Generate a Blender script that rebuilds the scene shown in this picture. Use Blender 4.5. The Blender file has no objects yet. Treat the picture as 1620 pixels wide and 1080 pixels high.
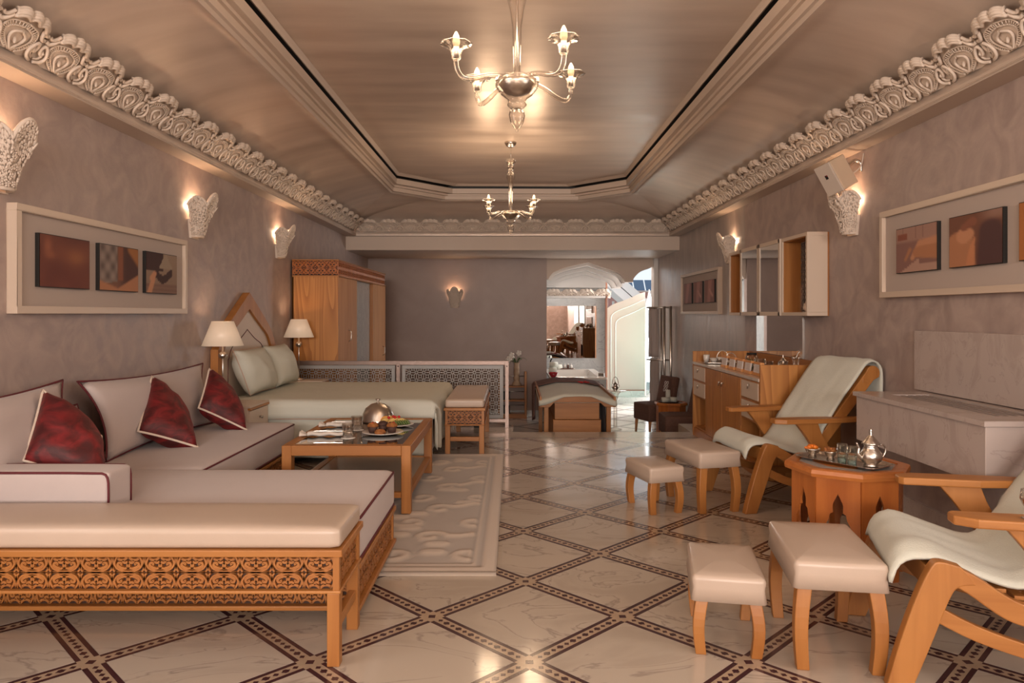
import bpy, bmesh, math, random
from mathutils import Vector, Matrix, noise
random.seed(7)
PI = math.pi
sc = bpy.context.scene
COL = sc.collection
# ------------------------------------------------------------------ camera
H = 1.30; F = 1150.0; VX, VY = 812.0, 496.0
cd = bpy.data.cameras.new('camera'); cam = bpy.data.objects.new('camera', cd); COL.objects.link(cam)
cd.sensor_width = 36.0; cd.lens = 36.0*F/1620.0
cd.shift_x = -(VX-810.0)/1620.0; cd.shift_y = -(540.0-VY)/1620.0
cd.clip_start = 0.05; cd.clip_end = 300
cam.location = (0, 0, H); cam.rotation_euler = (PI/2, 0, 0)
sc.camera = cam
# ------------------------------------------------------------------ view, world, lights
sc.view_settings.view_transform = 'Standard'; sc.view_settings.look = 'None'
sc.view_settings.exposure = 0.14; sc.view_settings.gamma = 1.0
sc.view_settings.use_curve_mapping = False
sc.cycles.use_denoising = True
sc.cycles.caustics_reflective = False; sc.cycles.caustics_refractive = False
sc.cycles.max_bounces = 10; sc.cycles.transparent_max_bounces = 24
W = bpy.data.worlds.new('sky'); sc.world = W; W.use_nodes = True
nt = W.node_tree; bg = nt.nodes['Background']
tc = nt.nodes.new('ShaderNodeTexCoord'); sx = nt.nodes.new('ShaderNodeSeparateXYZ'); rp = nt.nodes.new('ShaderNodeValToRGB')
nt.links.new(tc.outputs['Generated'], sx.inputs[0]); nt.links.new(sx.outputs['Z'], rp.inputs[0]); nt.links.new(rp.outputs[0], bg.inputs[0])
rp.color_ramp.elements[0].position = 0.0; rp.color_ramp.elements[0].color = (.86, .92, .96, 1)
rp.color_ramp.elements[1].position = 0.7; rp.color_ramp.elements[1].color = (.52, .70, .92, 1)
bg.inputs[1].default_value = 1.0
def area(name, loc, rot, sx_, sy_, power, col):
    l = bpy.data.lights.new(name, 'AREA'); l.shape = 'RECTANGLE'; l.size = sx_; l.size_y = sy_; l.energy = power; l.color = col
    o = bpy.data.objects.new(name, l); o.location = loc; o.rotation_euler = rot; COL.objects.link(o); return o
def point(name, loc, power, col, r=.03, parent=None):
    l = bpy.data.lights.new(name, 'POINT'); l.energy = power; l.color = col; l.shadow_soft_size = r
    o = bpy.data.objects.new(name, l); o.location = loc; COL.objects.link(o)
    if parent: o.parent = parent
    return o
WARM = (1.0, .70, .45)
# fill from unseen windows behind and beside the camera, daylight through garden doors
DAY = (1.0, .885, .80)
YR = -6.5
RW = (-1.9, -.62, .66, 1.92)
for wx in RW:
    area('unseen_window_fill', (wx, YR+.08, 2.25), (PI/2+.2, 0, 0), 1.1, 1.15, 150, DAY)  # unseen rear windows, placed high and tilted for even light
for wy in (-1.2, 1.3):  # unseen side windows, added to cross-light the walls
    area('unseen_window_fill', (-2.54, wy, 1.65), (PI/2, 0, -PI/2), 1.7, 1.5, 30, DAY)
    area('unseen_window_fill', (2.52, wy, 1.65), (PI/2, 0, PI/2), 1.7, 1.5, 30, DAY)
area('garden_fill', (3.42, 13.9, .95), (PI/2, 0, PI/2), 1.7, 2.2, 130, (1.0, .95, .92))  # added fill lamp on the solid side wall, out of view
area('garden_fill', (3.05, 14.85, .9), (-PI/2, 0, 0), .6, 2.0, 22, (.97, .96, 1.0))
sl = bpy.data.lights.new('sun', 'SUN'); sl.energy = 1.6; sl.angle = .02; sl.color = (1, .93, .82)
so = bpy.data.objects.new('sun', sl); so.rotation_euler = (math.radians(-52), math.radians(14), 0); COL.objects.link(so)
# ------------------------------------------------------------------ mesh helpers
class MB:
    def __init__(s): s.v = []; s.f = []; s.m = []; s.s = []
    def add(s, vs, fs, mi=0, sm=False, M=None):
        b = len(s.v)
        s.v += [tuple(M @ Vector(p)) for p in vs] if M else [tuple(p) for p in vs]
        for f in fs: s.f.append(tuple(i+b for i in f)); s.m.append(mi); s.s.append(sm)
        return s
    def box(s, x0, x1, y0, y1, z0, z1, mi=0, M=None):
        v = [(x, y, z) for x in (x0, x1) for y in (y0, y1) for z in (z0, z1)]
        return s.add(v, [(0,1,3,2),(4,6,7,5),(0,4,5,1),(2,3,7,6),(0,2,6,4),(1,5,7,3)], mi, False, M)
    def prism(s, poly, a, b, axis='y', mi=0, M=None, sm=False):
        n = len(poly)
        def P(p, t):
            return (p[0], t, p[1]) if axis == 'y' else (t, p[0], p[1]) if axis == 'x' else (p[0], p[1], t)
        v = [P(p, a) for p in poly]+[P(p, b) for p in poly]
        f = [tuple(range(n)), tuple(range(2*n-1, n-1, -1))]
        s.add(v, f, mi, False, M)
        return s.add(v, [(i, (i+1) % n, n+(i+1) % n, n+i) for i in range(n)], mi, sm, M)
    def lathe(s, prof, c=(0,0,0), n=20, mi=0, fl=0, nf=8, M=None, sm=True):
        v = []; k = len(prof)
        for i in range(n):
            a = 2*PI*i/n; q = 1+fl*math.cos(nf*a)
            for r, z in prof: v.append((c[0]+r*q*math.cos(a), c[1]+r*q*math.sin(a), c[2]+z))
        f = []
        for i in range(n):
            j = (i+1) % n
            for t in range(k-1): f.append((i*k+t, j*k+t, j*k+t+1, i*k+t+1))
        if prof[0][0] > 1e-4: f.append(tuple(i*k for i in range(n)))
        if prof[-1][0] > 1e-4 and abs(prof[-1][0]-prof[0][0])+abs(prof[-1][1]-prof[0][1]) > 1e-6: f.append(tuple(i*k+k-1 for i in range(n)))
        return s.add(v, f, mi, sm, M)
    def tube(s, pts, r, n=8, mi=0, closed=False, M=None, sm=True):
        P = [Vector(p) for p in pts]; k = len(P); v = []; up = None
        for i in range(k):
            if closed: t = P[(i+1) % k]-P[i-1]
            else: t = P[min(i+1, k-1)]-P[max(i-1, 0)]
            if t.length < 1e-9: t = Vector((0,0,1))
            t.normalize()
            if up is None:
                up = Vector((0,0,1)) if abs(t.z) < .9 else Vector((1,0,0))
            a = (up-t*up.dot(t))
            if a.length < 1e-6: a = t.orthogonal()
            a.normalize(); up = a; b = t.cross(a)
            rr = r[i] if isinstance(r, (list, tuple)) else r
            for q in range(n):
                w = 2*PI*q/n; v.append(P[i]+a*(rr*math.cos(w))+b*(rr*math.sin(w)))
        f = []
        for i in range(k if closed else k-1):
            j = (i+1) % k
            for q in range(n): f.append((i*n+q, i*n+(q+1) % n, j*n+(q+1) % n, j*n+q))
        if not closed: f += [tuple(range(n-1, -1, -1)), tuple((k-1)*n+q for q in range(n))]
        return s.add(v, f, mi, sm, M)
    def grid(s, fn, nu, nv, mi=0, sm=True, cu=False, cv=False, M=None):
        v = [fn(i/nu, j/nv) for i in range(nu+(0 if cu else 1)) for j in range(nv+(0 if cv else 1))]
        ru = nu if cu else nu+1; rv = nv if cv else nv+1
        f = [(i*rv+j, ((i+1) % ru)*rv+j, ((i+1) % ru)*rv+(j+1) % rv, i*rv+(j+1) % rv) for i in range(nu) for j in range(nv)]
        return s.add(v, f, mi, sm, M)
    def ball(s, c, r, n=10, mi=0, M=None):
        rx, ry, rz = r if isinstance(r, (tuple, list)) else (r, r, r)
        m = max(4, n//2+1)
        return s.grid(lambda u, w: (c[0]+rx*math.sin(PI*w)*math.cos(2*PI*u), c[1]+ry*math.sin(PI*w)*math.sin(2*PI*u), c[2]-rz*math.cos(PI*w)), n, m, mi, True, True, False, M)
    def ribbon(s, pts, w, h, mi=0, M=None):
        """flat raised band along a 2-D polyline (x,z), standing out to -y by h"""
        k = len(pts); v = []
        for i in range(k):
            a = pts[max(i-1, 0)]; b = pts[min(i+1, k-1)]
            dx, dz = b[0]-a[0], b[1]-a[1]; L = math.hypot(dx, dz) or 1
            ww = (w[i] if isinstance(w, (list, tuple)) else w)/2
            nx, nz = -dz/L*ww, dx/L*ww; x, z = pts[i]
            v += [(x+nx, 0, z+nz), (x+nx*.8, -h, z+nz*.8), (x-nx*.8, -h, z-nz*.8), (x-nx, 0, z-nz)]
        f = []
        for i in range(k-1):
            for q in range(3): f.append((i*4+q, i*4+q+1, i*4+q+5, i*4+q+4))
        f += [(0,1,2,3), ((k-1)*4+3, (k-1)*4+2, (k-1)*4+1, (k-1)*4)]
        return s.add(v, f, mi, False, M)
    def merge(s, o, M=None):
        b = len(s.v); s.v += [tuple(M @ Vector(p)) for p in o.v] if M else list(o.v)
        s.f += [tuple(i+b for i in f) for f in o.f]; s.m += o.m; s.s += o.s; return s
    def mesh(s, name, mats, fix=True):
        me = bpy.data.meshes.new(name); me.from_pydata(s.v, [], s.f)
        for m in (mats if isinstance(mats, (list, tuple)) else [mats]): me.materials.append(m)
        me.polygons.foreach_set('material_index', s.m); me.polygons.foreach_set('use_smooth', s.s)
        if fix:
            bm = bmesh.new(); bm.from_mesh(me); bmesh.ops.remove_doubles(bm, verts=bm.verts, dist=1e-6)
            bmesh.ops.recalc_face_normals(bm, faces=bm.faces); bm.to_mesh(me); bm.free()
        me.update(); return me
    def build(s, name, mats, parent=None, bevel=0, world=False, seg=2, solid=0, sub=0, loc=None, rotz=0, fix=True):
        if world and parent is not None:
            Mi = inv(parent); s.v = [tuple(Mi @ Vector(p)) for p in s.v]
        elif world and loc is not None:
            Mi = (Matrix.Translation(loc) @ Matrix.Rotation(rotz, 4, 'Z')).inverted(); s.v = [tuple(Mi @ Vector(p)) for p in s.v]
        o = bpy.data.objects.new(name, s.mesh(name, mats, fix)); COL.objects.link(o)
        if parent is not None: o.parent = parent
        if loc is not None: o.location = loc; o.rotation_euler = (0, 0, rotz)
        if solid:
            md = o.modifiers.new('solid', 'SOLIDIFY'); md.thickness = solid; md.offset = -1
        if sub:
            md = o.modifiers.new('sub', 'SUBSURF'); md.levels = sub; md.render_levels = sub
        if bevel:
            md = o.modifiers.new('bevel', 'BEVEL'); md.width = bevel; md.segments = seg; md.limit_method = 'ANGLE'; md.angle_limit = .7; md.harden_normals = False
        return o
def inv(o):
    M = Matrix.Identity(4); q = o; ch = []
    while q is not None: ch.append(q); q = q.parent
    for q in reversed(ch):
        M = M @ Matrix.Translation(q.location) @ q.rotation_euler.to_matrix().to_4x4()
    return M.inverted()
def tag(o, label, cat=None, group=None, kind=None):
    if label: o['label'] = label
    if cat: o['category'] = cat
    if group: o['group'] = group
    if kind: o['kind'] = kind
    return o
def thing(name, label, cat, loc=(0,0,0), rotz=0, group=None):
    o = bpy.data.objects.new(name, None); COL.objects.link(o); o.empty_display_size = .1
    o.location = loc; o.rotation_euler = (0, 0, rotz); return tag(o, label, cat, group)
def dup(root, loc, rotz=0, label=None, group=None):
    def cp(o, par):
        c = o.copy(); COL.objects.link(c); c.parent = par
        for ch in KIDS(o): cp(ch, c)
        return c
    r = cp(root, None); r.location = loc; r.rotation_euler = (0, 0, rotz)
    if label: r['label'] = label
    if group: r['group'] = group
    return r
def KIDS(o): return [c for c in COL.objects if c.parent == o]
def struct(o, label=None): o['kind'] = 'structure'; return tag(o, label)
def RZ(a, loc=(0,0,0)): return Matrix.Translation(loc) @ Matrix.Rotation(a, 4, 'Z')
def spl(pts, n=6):
    """smooth curve through points (any dimension)"""
    out = []; k = len(pts)
    for i in range(k-1):
        p0, p1, p2, p3 = pts[max(i-1, 0)], pts[i], pts[i+1], pts[min(i+2, k-1)]
        for j in range(n):
            t = j/n
            out.append(tuple(.5*((2*b)+(-a+c)*t+(2*a-5*b+4*c-d)*t*t+(-a+3*b-3*c+d)*t**3) for a, b, c, d in zip(p0, p1, p2, p3)))
    out.append(tuple(pts[-1])); return out
# ------------------------------------------------------------------ materials
def pset(b, **k):
    for n, v in k.items():
        n = n.replace('_', ' ')
        if n in b.inputs:
            b.inputs[n].default_value = (*v, 1) if isinstance(v, tuple) and len(v) == 3 else v
def mat(name, col, rough=.5, metal=0, c2=None, scale=5, stretch=(1,1,1), detail=4, dist=0, lo=.3, hi=.7, bump=0, bscale=None, bstretch=None, rnd=False, r2=None, bdist=.01, **k):
    m = bpy.data.materials.new(name); m.use_nodes = True; t = m.node_tree; b = t.nodes['Principled BSDF']
    pset(b, Base_Color=col, Roughness=rough, Metallic=metal, **k)
    if c2 is None and not bump: return m
    tc = t.nodes.new('ShaderNodeTexCoord'); mp = t.nodes.new('ShaderNodeMapping'); t.links.new(tc.outputs['Object'], mp.inputs[0])
    mp.inputs['Scale'].default_value = stretch
    if rnd:
        oi = t.nodes.new('ShaderNodeObjectInfo'); mu = t.nodes.new('ShaderNodeMath'); mu.operation = 'MULTIPLY'; mu.inputs[1].default_value = 37.0
        t.links.new(oi.outputs['Random'], mu.inputs[0]); t.links.new(mu.outputs[0], mp.inputs['Location'])
    if c2 is not None:
        n = t.nodes.new('ShaderNodeTexNoise'); n.inputs['Scale'].default_value = scale; n.inputs['Detail'].default_value = detail; n.inputs['Distortion'].default_value = dist
        t.links.new(mp.outputs[0], n.inputs['Vector'])
        r = t.nodes.new('ShaderNodeValToRGB'); r.color_ramp.elements[0].position = lo; r.color_ramp.elements[1].position = hi
        r.color_ramp.elements[0].color = (*col, 1); r.color_ramp.elements[1].color = (*c2, 1)
        t.links.new(n.outputs['Fac'], r.inputs[0]); t.links.new(r.outputs[0], b.inputs['Base Color'])
        if r2 is not None:
            mr = t.nodes.new('ShaderNodeMapRange'); mr.inputs['To Min'].default_value = rough; mr.inputs['To Max'].default_value = r2
            mr.inputs['From Min'].default_value = .3; mr.inputs['From Max'].default_value = .7
            t.links.new(n.outputs['Fac'], mr.inputs[0]); t.links.new(mr.outputs[0], b.inputs['Roughness'])
    if bump:
        n2 = t.nodes.new('ShaderNodeTexNoise'); n2.inputs['Scale'].default_value = bscale or scale; n2.inputs['Detail'].default_value = 5
        if bstretch:
            m2 = t.nodes.new('ShaderNodeMapping'); m2.inputs['Scale'].default_value = bstretch; t.links.new(tc.outputs['Object'], m2.inputs[0]); t.links.new(m2.outputs[0], n2.inputs['Vector'])
        else: t.links.new(mp.outputs[0], n2.inputs['Vector'])
        bp = t.nodes.new('ShaderNodeBump'); bp.inputs['Strength'].default_value = bump; bp.inputs['Distance'].default_value = bdist
        t.links.new(n2.outputs['Fac'], bp.inputs['Height']); t.links.new(bp.outputs[0], b.inputs['Normal'])
    return m
def wood(name, c1, c2, axis='z', rough=.38, scale=1.0):
    st = {'x': (.7, 9, 9), 'y': (9, .7, 9), 'z': (9, 9, .7)}[axis]
    m = mat(name, c1, rough, c2=c2, scale=1.6*scale, stretch=st, detail=6, dist=.9, lo=.32, hi=.68, rnd=True)
    return m
def marble(name, base, vein, cloud, rough=.12, scale=1.6, rnd=True):
    m = bpy.data.materials.new(name); m.use_nodes = True; t = m.node_tree; b = t.nodes['Principled BSDF']; pset(b, Roughness=rough)
    tc = t.nodes.new('ShaderNodeTexCoord'); mp = t.nodes.new('ShaderNodeMapping'); t.links.new(tc.outputs['Object'], mp.inputs[0])
    if rnd:
        oi = t.nodes.new('ShaderNodeObjectInfo'); mu = t.nodes.new('ShaderNodeMath'); mu.operation = 'MULTIPLY'; mu.inputs[1].default_value = 53.0
        t.links.new(oi.outputs['Random'], mu.inputs[0]); t.links.new(mu.outputs[0], mp.inputs['Location'])
    mp.inputs['Rotation'].default_value = (.3, .2, .6); mp.inputs['Scale'].default_value = (1, 2.2, 1.4)
    n = t.nodes.new('ShaderNodeTexNoise'); n.inputs['Scale'].default_value = scale; n.inputs['Detail'].default_value = 9; n.inputs['Distortion'].default_value = 1.6
    t.links.new(mp.outputs[0], n.inputs['Vector'])
    r = t.nodes.new('ShaderNodeValToRGB'); e = r.color_ramp.elements
    e[0].position = .40; e[0].color = (*base, 1); e[1].position = .62; e[1].color = (*cloud, 1)
    for p, c in ((.485, base), (.50, vein), (.515, base)):
        q = e.new(p); q.color = (*c, 1)
    t.links.new(n.outputs['Fac'], r.inputs[0]); t.links.new(r.outputs[0], b.inputs['Base Color']); return m
def thin_glass(name, tint=(1,1,1), refl=.12, rough=.0, alpha=.9):
    m = bpy.data.materials.new(name); m.use_nodes = True; t = m.node_tree; t.nodes.remove(t.nodes['Principled BSDF'])
    o = t.nodes['Material Output']; a = t.nodes.new('ShaderNodeBsdfTransparent'); g = t.nodes.new('ShaderNodeBsdfGlossy'); x = t.nodes.new('ShaderNodeMixShader'); fr = t.nodes.new('ShaderNodeLayerWeight')
    a.inputs[0].default_value = (*tint, 1); g.inputs['Roughness'].default_value = rough
    fr.inputs['Blend'].default_value = refl
    t.links.new(fr.outputs['Facing'], x.inputs[0]); t.links.new(a.outputs[0], x.inputs[1]); t.links.new(g.outputs[0], x.inputs[2]); t.links.new(x.outputs[0], o.inputs['Surface']); return m
def emit(name, col, st, base=None):
    m = bpy.data.materials.new(name); m.use_nodes = True; b = m.node_tree.nodes['Principled BSDF']
    pset(b, Base_Color=base or col, Emission_Color=col, Emission_Strength=st, Roughness=.4); return m
def vcol(name, rough=.6, **k):
    m = bpy.data.materials.new(name); m.use_nodes = True; t = m.node_tree; b = t.nodes['Principled BSDF']; pset(b, Roughness=rough, **k)
    a = t.nodes.new('ShaderNodeAttribute'); a.attribute_name = 'col'; t.links.new(a.outputs['Color'], b.inputs['Base Color']); return m
O1, O2 = (.43, .178, .045), (.33, .122, .027)
WX = wood('wood along x', O1, O2, 'x', .42); WY = wood('wood along y', O1, O2, 'y', .42); WZ = wood('wood upright', O1, O2, 'z', .42)
def oak(name, c1, c2, rings=9.0, rough=.42):
    m = mat(name, c1, rough, c2=c2, scale=1.0, stretch=(4.2, 4.2, .38), detail=1.5, dist=.4, rnd=True); t = m.node_tree
    n = [q for q in t.nodes if q.type == 'TEX_NOISE'][0]; r = [q for q in t.nodes if q.type == 'VALTORGB'][0]
    mu = t.nodes.new('ShaderNodeMath'); mu.operation = 'MULTIPLY'; mu.inputs[1].default_value = rings
    fr = t.nodes.new('ShaderNodeMath'); fr.operation = 'FRACT'
    t.links.new(n.outputs['Fac'], mu.inputs[0]); t.links.new(mu.outputs[0], fr.inputs[0]); t.links.new(fr.outputs[0], r.inputs[0])
    e = r.color_ramp.elements; e[0].position = .15; e[1].position = .97; q = e.new(1.0); q.color = (*c1, 1); return m
WOAK = oak('oak veneer with cathedral grain', (.50, .215, .052), (.34, .125, .026), 15.0)
WLIGHT = wood('pale honey wood', (.58, .28, .11), (.48, .21, .075), 'z', .65)
WDARK = mat('dark wood and recess shade', (.045, .015, .006), .6, c2=(.03, .010, .004), scale=20)  # plain dark wood on feet and trays; behind carvings, painted recess shade
WCARV = wood('carved wood', (.38, .145, .034), (.29, .10, .022), 'x', .5)  # darker than the frame wood, shade put in to offset frontal light
WRED = wood('reddish wood', (.50, .16, .035), (.36, .10, .02), 'z', .3)
WREDX = wood('reddish wood rim', (.52, .18, .045), (.40, .12, .026), 'x', .3)
LEATHER = mat('cream leather', (.52, .405, .325), .36, c2=(.49, .38, .30), scale=3, bump=.12, bscale=180, bdist=.002)
FABRIC = mat('pale rose cotton', (.545, .465, .445), .85, c2=(.52, .44, .42), scale=3, bump=.15, bscale=260, bdist=.002, Sheen_Weight=.15)
PIPE = mat('maroon piping', (.11, .012, .018), .7)
PIPEW = mat('ivory piping', (.72, .60, .50), .7)
VELVET = mat('red crushed velvet', (.050, .0015, .003), .6, c2=(.19, .008, .011), scale=9, stretch=(1,1,1.6), detail=8, dist=1.2, lo=.38, hi=.66, bump=.35, bscale=14, Sheen_Weight=.10, Sheen_Tint=(1,.35,.3))
TOWEL = mat('white terry towel', (.62, .62, .54), .95, c2=(.60, .60, .52), scale=4, bump=.5, bscale=170, bdist=.004, Sheen_Weight=.2)
SHEET = mat('white bed linen', (.64, .64, .56), .85, c2=(.62, .62, .54), scale=2, bump=.25, bscale=6, bdist=.03)
BROWN = mat('brown cloth', (.15, .072, .050), .8, c2=(.12, .056, .038), scale=30, bump=.2, bscale=120)
MAUVE = mat('mauve brown throw', (.16, .085, .072), .8, c2=(.13, .066, .055), scale=14, stretch=(1, 1, 6))
GREYC = mat('dark grey cloth', (.07, .06, .06), .85)
TAUPE = mat('taupe towel', (.42, .35, .32), .95, bump=.4, bscale=160)
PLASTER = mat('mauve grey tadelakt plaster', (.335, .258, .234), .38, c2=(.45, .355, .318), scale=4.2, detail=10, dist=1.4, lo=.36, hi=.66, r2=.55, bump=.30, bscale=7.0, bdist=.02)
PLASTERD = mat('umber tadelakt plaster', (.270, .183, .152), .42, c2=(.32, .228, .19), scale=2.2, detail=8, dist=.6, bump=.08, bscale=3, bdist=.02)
PLASTERS = mat('streaked silver grey plaster', (.29, .24, .22), .28, c2=(.45, .385, .35), scale=3.4, stretch=(1.5, 1.5, .6), detail=9, dist=.8, lo=.34, hi=.68, r2=.4, bump=.15, bscale=4, bdist=.02)
SILVER = mat('burnished silver plaster', (.62, .505, .425), .30, .36, c2=(.80, .675, .585), scale=2.2, stretch=(.45, 2.0, .6), detail=3.5, dist=0, lo=.28, hi=.72, r2=.40, bump=.06, bscale=2.2, bstretch=(.6, 2.5, .6), bdist=.03)
CREAMP = mat('cream painted plaster', (.58, .47, .39), .5, bump=.05, bscale=30)
CREAML = mat('cream lacquer', (.62, .50, .40), .4)
STUCCO = mat('carved white stucco', (.70, .59, .50), .75, bump=.2, bscale=60, bdist=.004)
BLACK = mat('black', (.008, .006, .005), .6)
FMARB = marble('cream floor marble', (.52, .44, .36), (.36, .30, .25), (.47, .395, .32), .10, 1.3)
FMARB2 = marble('white floor marble', (.66, .63, .60), (.46, .43, .42), (.60, .57, .54), .10, 1.3)
BANDC = mat('beige inlay marble', (.46, .34, .235), .16, c2=(.40, .29, .20), scale=14)
BANDD = mat('aubergine inlay marble', (.072, .030, .034), .16, c2=(.052, .020, .024), scale=22)
BANDG = mat('grey inlay marble', (.30, .27, .27), .16)
GROUT = mat('grout', (.34, .27, .21), .7)
WMARB = marble('veined wall marble', (.50, .42, .385), (.425, .35, .32), (.45, .37, .335), .22, 2.6)
GMARB = marble('cool grey marble', (.45, .45, .44), (.28, .28, .28), (.39, .39, .385), .25, 3.0)
CMARB = marble('white counter marble', (.66, .58, .52), (.45, .38, .35), (.60, .52, .47), .15, 3)
CHROME = mat('chrome', (.75, .72, .68), .12, 1.0)
NICKEL = mat('brushed nickel', (.58, .53, .48), .28, 1.0, bump=.05, bscale=40)
SILVERM = mat('engraved silver', (.56, .51, .46), .27, 1.0, bump=.5, bscale=90, bdist=.004)
ROSE = mat('rosy polished steel', (.24, .175, .15), .34, .6)
GLASS = mat('clear glass', (1, .97, .94), .02, Transmission_Weight=1.0, IOR=1.45)
CRYSTAL = thin_glass('blown glass', (.965, .935, .90), .34, .05)
AQUA = thin_glass('green tinted tea glass', (.93, .97, .955), .34, .04)
TINT = thin_glass('smoked table glass', (.22, .19, .16), .38, .03)
PANE = thin_glass('window pane', (.93, .98, .97), .10)
TEAL = thin_glass('pale green door glass', (.62, .82, .78), .25)
MIRROR = mat('mirror', (.80, .80, .79), .01, 1.0)
CHINA = mat('white china', (.76, .70, .64), .12)
WHITE = mat('white paint', (.72, .69, .66), .5)
LINEN = mat('folded napkin linen', (.72, .64, .57), .9, bump=.3, bscale=120)
ORANGE = mat('candied orange peel', (.80, .22, .02), .5, c2=(.60, .13, .01), scale=30)
GREEN = mat('leaf green', (.05, .11, .03), .6, c2=(.09, .17, .05), scale=30)
REDP = mat('red petals', (.48, .01, .012), .6)
MUFFIN = mat('baked muffin top', (.42, .16, .04), .8, c2=(.20, .06, .015), scale=40, bump=.5, bscale=60)
CHOC = mat('dark baking case', (.055, .022, .015), .7)
SHADE = emit('lit lampshade', (1.0, .72, .48), .20, (.72, .58, .46))
BULB = emit('glowing bulb', (1.0, .62, .30), 14.0)
FILA = emit('candle bulb glow', (1.0, .70, .40), 6.5)
# ------------------------------------------------------------------ floor
XL, XR = -2.57, 2.55
LOW = -.516
YB = 12.85
A2 = .4092; X0 = .06; Y0 = 2.713; BW = .08
def clip(poly, x0, x1, y0, y1):
    def cut(P, f, g):
        out = []
        for i in range(len(P)):
            a, b = P[i-1], P[i]; fa, fb = f(a), f(b)
            if (fa >= 0) != (fb >= 0):
                t = fa/(fa-fb); out.append((a[0]+(b[0]-a[0])*t, a[1]+(b[1]-a[1])*t))
            if fb >= 0: out.append(b)
        return out
    for f in (lambda p: p[0]-x0, lambda p: x1-p[0], lambda p: p[1]-y0, lambda p: y1-p[1]):
        poly = cut(poly, f, 0)
        if len(poly) < 3: return []
    return poly
def parea(p): return abs(sum(p[i-1][0]*p[i][1]-p[i][0]*p[i-1][1] for i in range(len(p))))/2
def lay_floor(parent, zt, x0, x1, y0, y1, mt, mc, md, pieces_bands=True, yshift=0):
    """diamond marble tiles separated by inlaid bands"""
    S = A2*math.sqrt(2); hs = (S-BW)/2; q = math.sqrt(.5)
    def rot(p, c): return (c[0]+(p[0]-p[1])*q, c[1]+(p[0]+p[1])*q)
    hw = BW/2
    strip = [([(-hs,-hw),(hs,-hw),(hs,-hw+.018),(-hs,-hw+.018)], 1, 0), ([(-hs,hw-.018),(hs,hw-.018),(hs,hw),(-hs,hw)], 1, 0),
             ([(-hs,-hw+.018),(hs,-hw+.018),(hs,hw-.018),(-hs,hw-.018)], 0, 0)]
    n = 13
    for i in range(n):
        c = -hs+(i+.5)*2*hs/n
        l, w = (.0185, .0125) if i % 2 else (.0125, .0115)
        if i % 2: strip.append(([(c-l,0),(c-l*.55,-w*.45),(c-.006,-w),(c+.006,-w),(c+l*.55,-w*.45),(c+l,0),(c+l*.55,w*.45),(c+.006,w),(c-.006,w),(c-l*.55,w*.45)], 1, .0006))
        else: strip.append(([(c-l,0),(c,-w),(c+l,0),(c,w)], 1, .0006))
    knot = [([(-hw,-hw),(hw,-hw),(hw,hw),(-hw,hw)], 0, 0), ([(-.02,0),(0,-.02),(.02,0),(0,.02)], 1, .0006)]
    tile = [([(-hs+.0012,-hs+.0012),(hs-.0012,-hs+.0012),(hs-.0012,hs-.0012),(-hs+.0012,hs-.0012)], 0, .0002)]
    shared = {}
    bulk = MB()
    def put(kind, polys, c, flip, mats):
        loc = []; full = True
        for P, mi, dz in polys:
            W_ = [rot((-p[1], p[0]) if flip else p, c) for p in P]
            C = clip(W_, x0, x1, y0, y1)
            if not C or parea(C) < 1e-5: full = False; continue
            if abs(parea(C)-parea(W_)) > 1e-7: full = False
            loc.append((C, mi, dz))
        if not loc: return
        if kind != 'marble_tile' and not pieces_bands:
            for C, mi, dz in loc: bulk.prism(C, zt-.012, zt+dz, 'z', mi)
            return
        def mk():
            b = MB()
            for C, mi, dz in loc: b.prism([(p[0]-c[0], p[1]-c[1]) for p in C], -.012, dz, 'z', mi)
            return b.mesh(kind, mats)
        if full:
            k = (kind, flip)
            if k not in shared: shared[k] = mk()
            me = shared[k]
        else: me = mk()
        o = bpy.data.objects.new(kind, me); COL.objects.link(o); o.parent = parent; o.location = (c[0], c[1], zt)
    for r in range(-10, 60):
        yc = Y0+yshift+r*A2
        if yc < y0-A2 or yc > y1+A2: continue
        for k in range(-5, 6):
            xc = X0+k*2*A2+(A2 if r % 2 else 0)
            put('inlay_knot', knot, (xc, yc), False, [mc, md])
            put('inlay_band', strip, (xc+A2/2, yc+A2/2), False, [mc, md])
            put('inlay_band', strip, (xc-A2/2, yc+A2/2), True, [mc, md])
            put('marble_tile', tile, (xc, yc+A2), False, [mt])
    if not pieces_bands:
        o = bulk.build('inlay_band', [mc, md], parent); o['kind'] = 'stuff'
YE, YN = 8.59, 7.99
fl = MB()
fl.box(XL-.02, XR+.02, YR-.1, YN, LOW-.1, -.011); fl.box(XL-.02, -.02, YN, 8.34, LOW-.1, -.011); fl.box(-.02, .0, YN, YE, LOW-.1, -.011); fl.box(1.95, XR+.02, YN, YE, LOW-.1, -.011)
floor = struct(fl.build('floor', GROUT), 'cream marble floor in diamonds with dark inlaid bands')
lay_floor(floor, 0, XL, XR, 1.1, 7.60, FMARB, BANDC, BANDD)
b = MB(); b.box(XL, XR, YR, 1.1, -.011, 0); b.build('marble_slab', FMARB, floor)
b = MB(); b.box(XL, XR, 7.60, 7.625, -.011, .0003); b.build('border_line', BANDD, floor)
for (a0, a1, c0, c1) in ((XL, -.9, 7.626, YN), (-.899, .55, 7.626, YN), (.551, 1.95, 7.626, YN), (1.951, XR, 7.626, YE), (XL, -1.2, YN+.001, 8.34), (-1.199, -.001, YN+.001, 8.34)):
    b = MB(); b.box(a0, a1, c0, c1, -.011, 0); b.build('border_slab', FMARB, floor)
st = MB(); st.box(0, 1.95, YN, YN+.3, LOW, -.172)
stp = struct(st.build('floor_step', FMARB, bevel=.004)); b = MB(); b.box(0, 1.95, YN+.3, YE+.0, LOW, -.344); b.build('step_slab', FMARB, stp)
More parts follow.
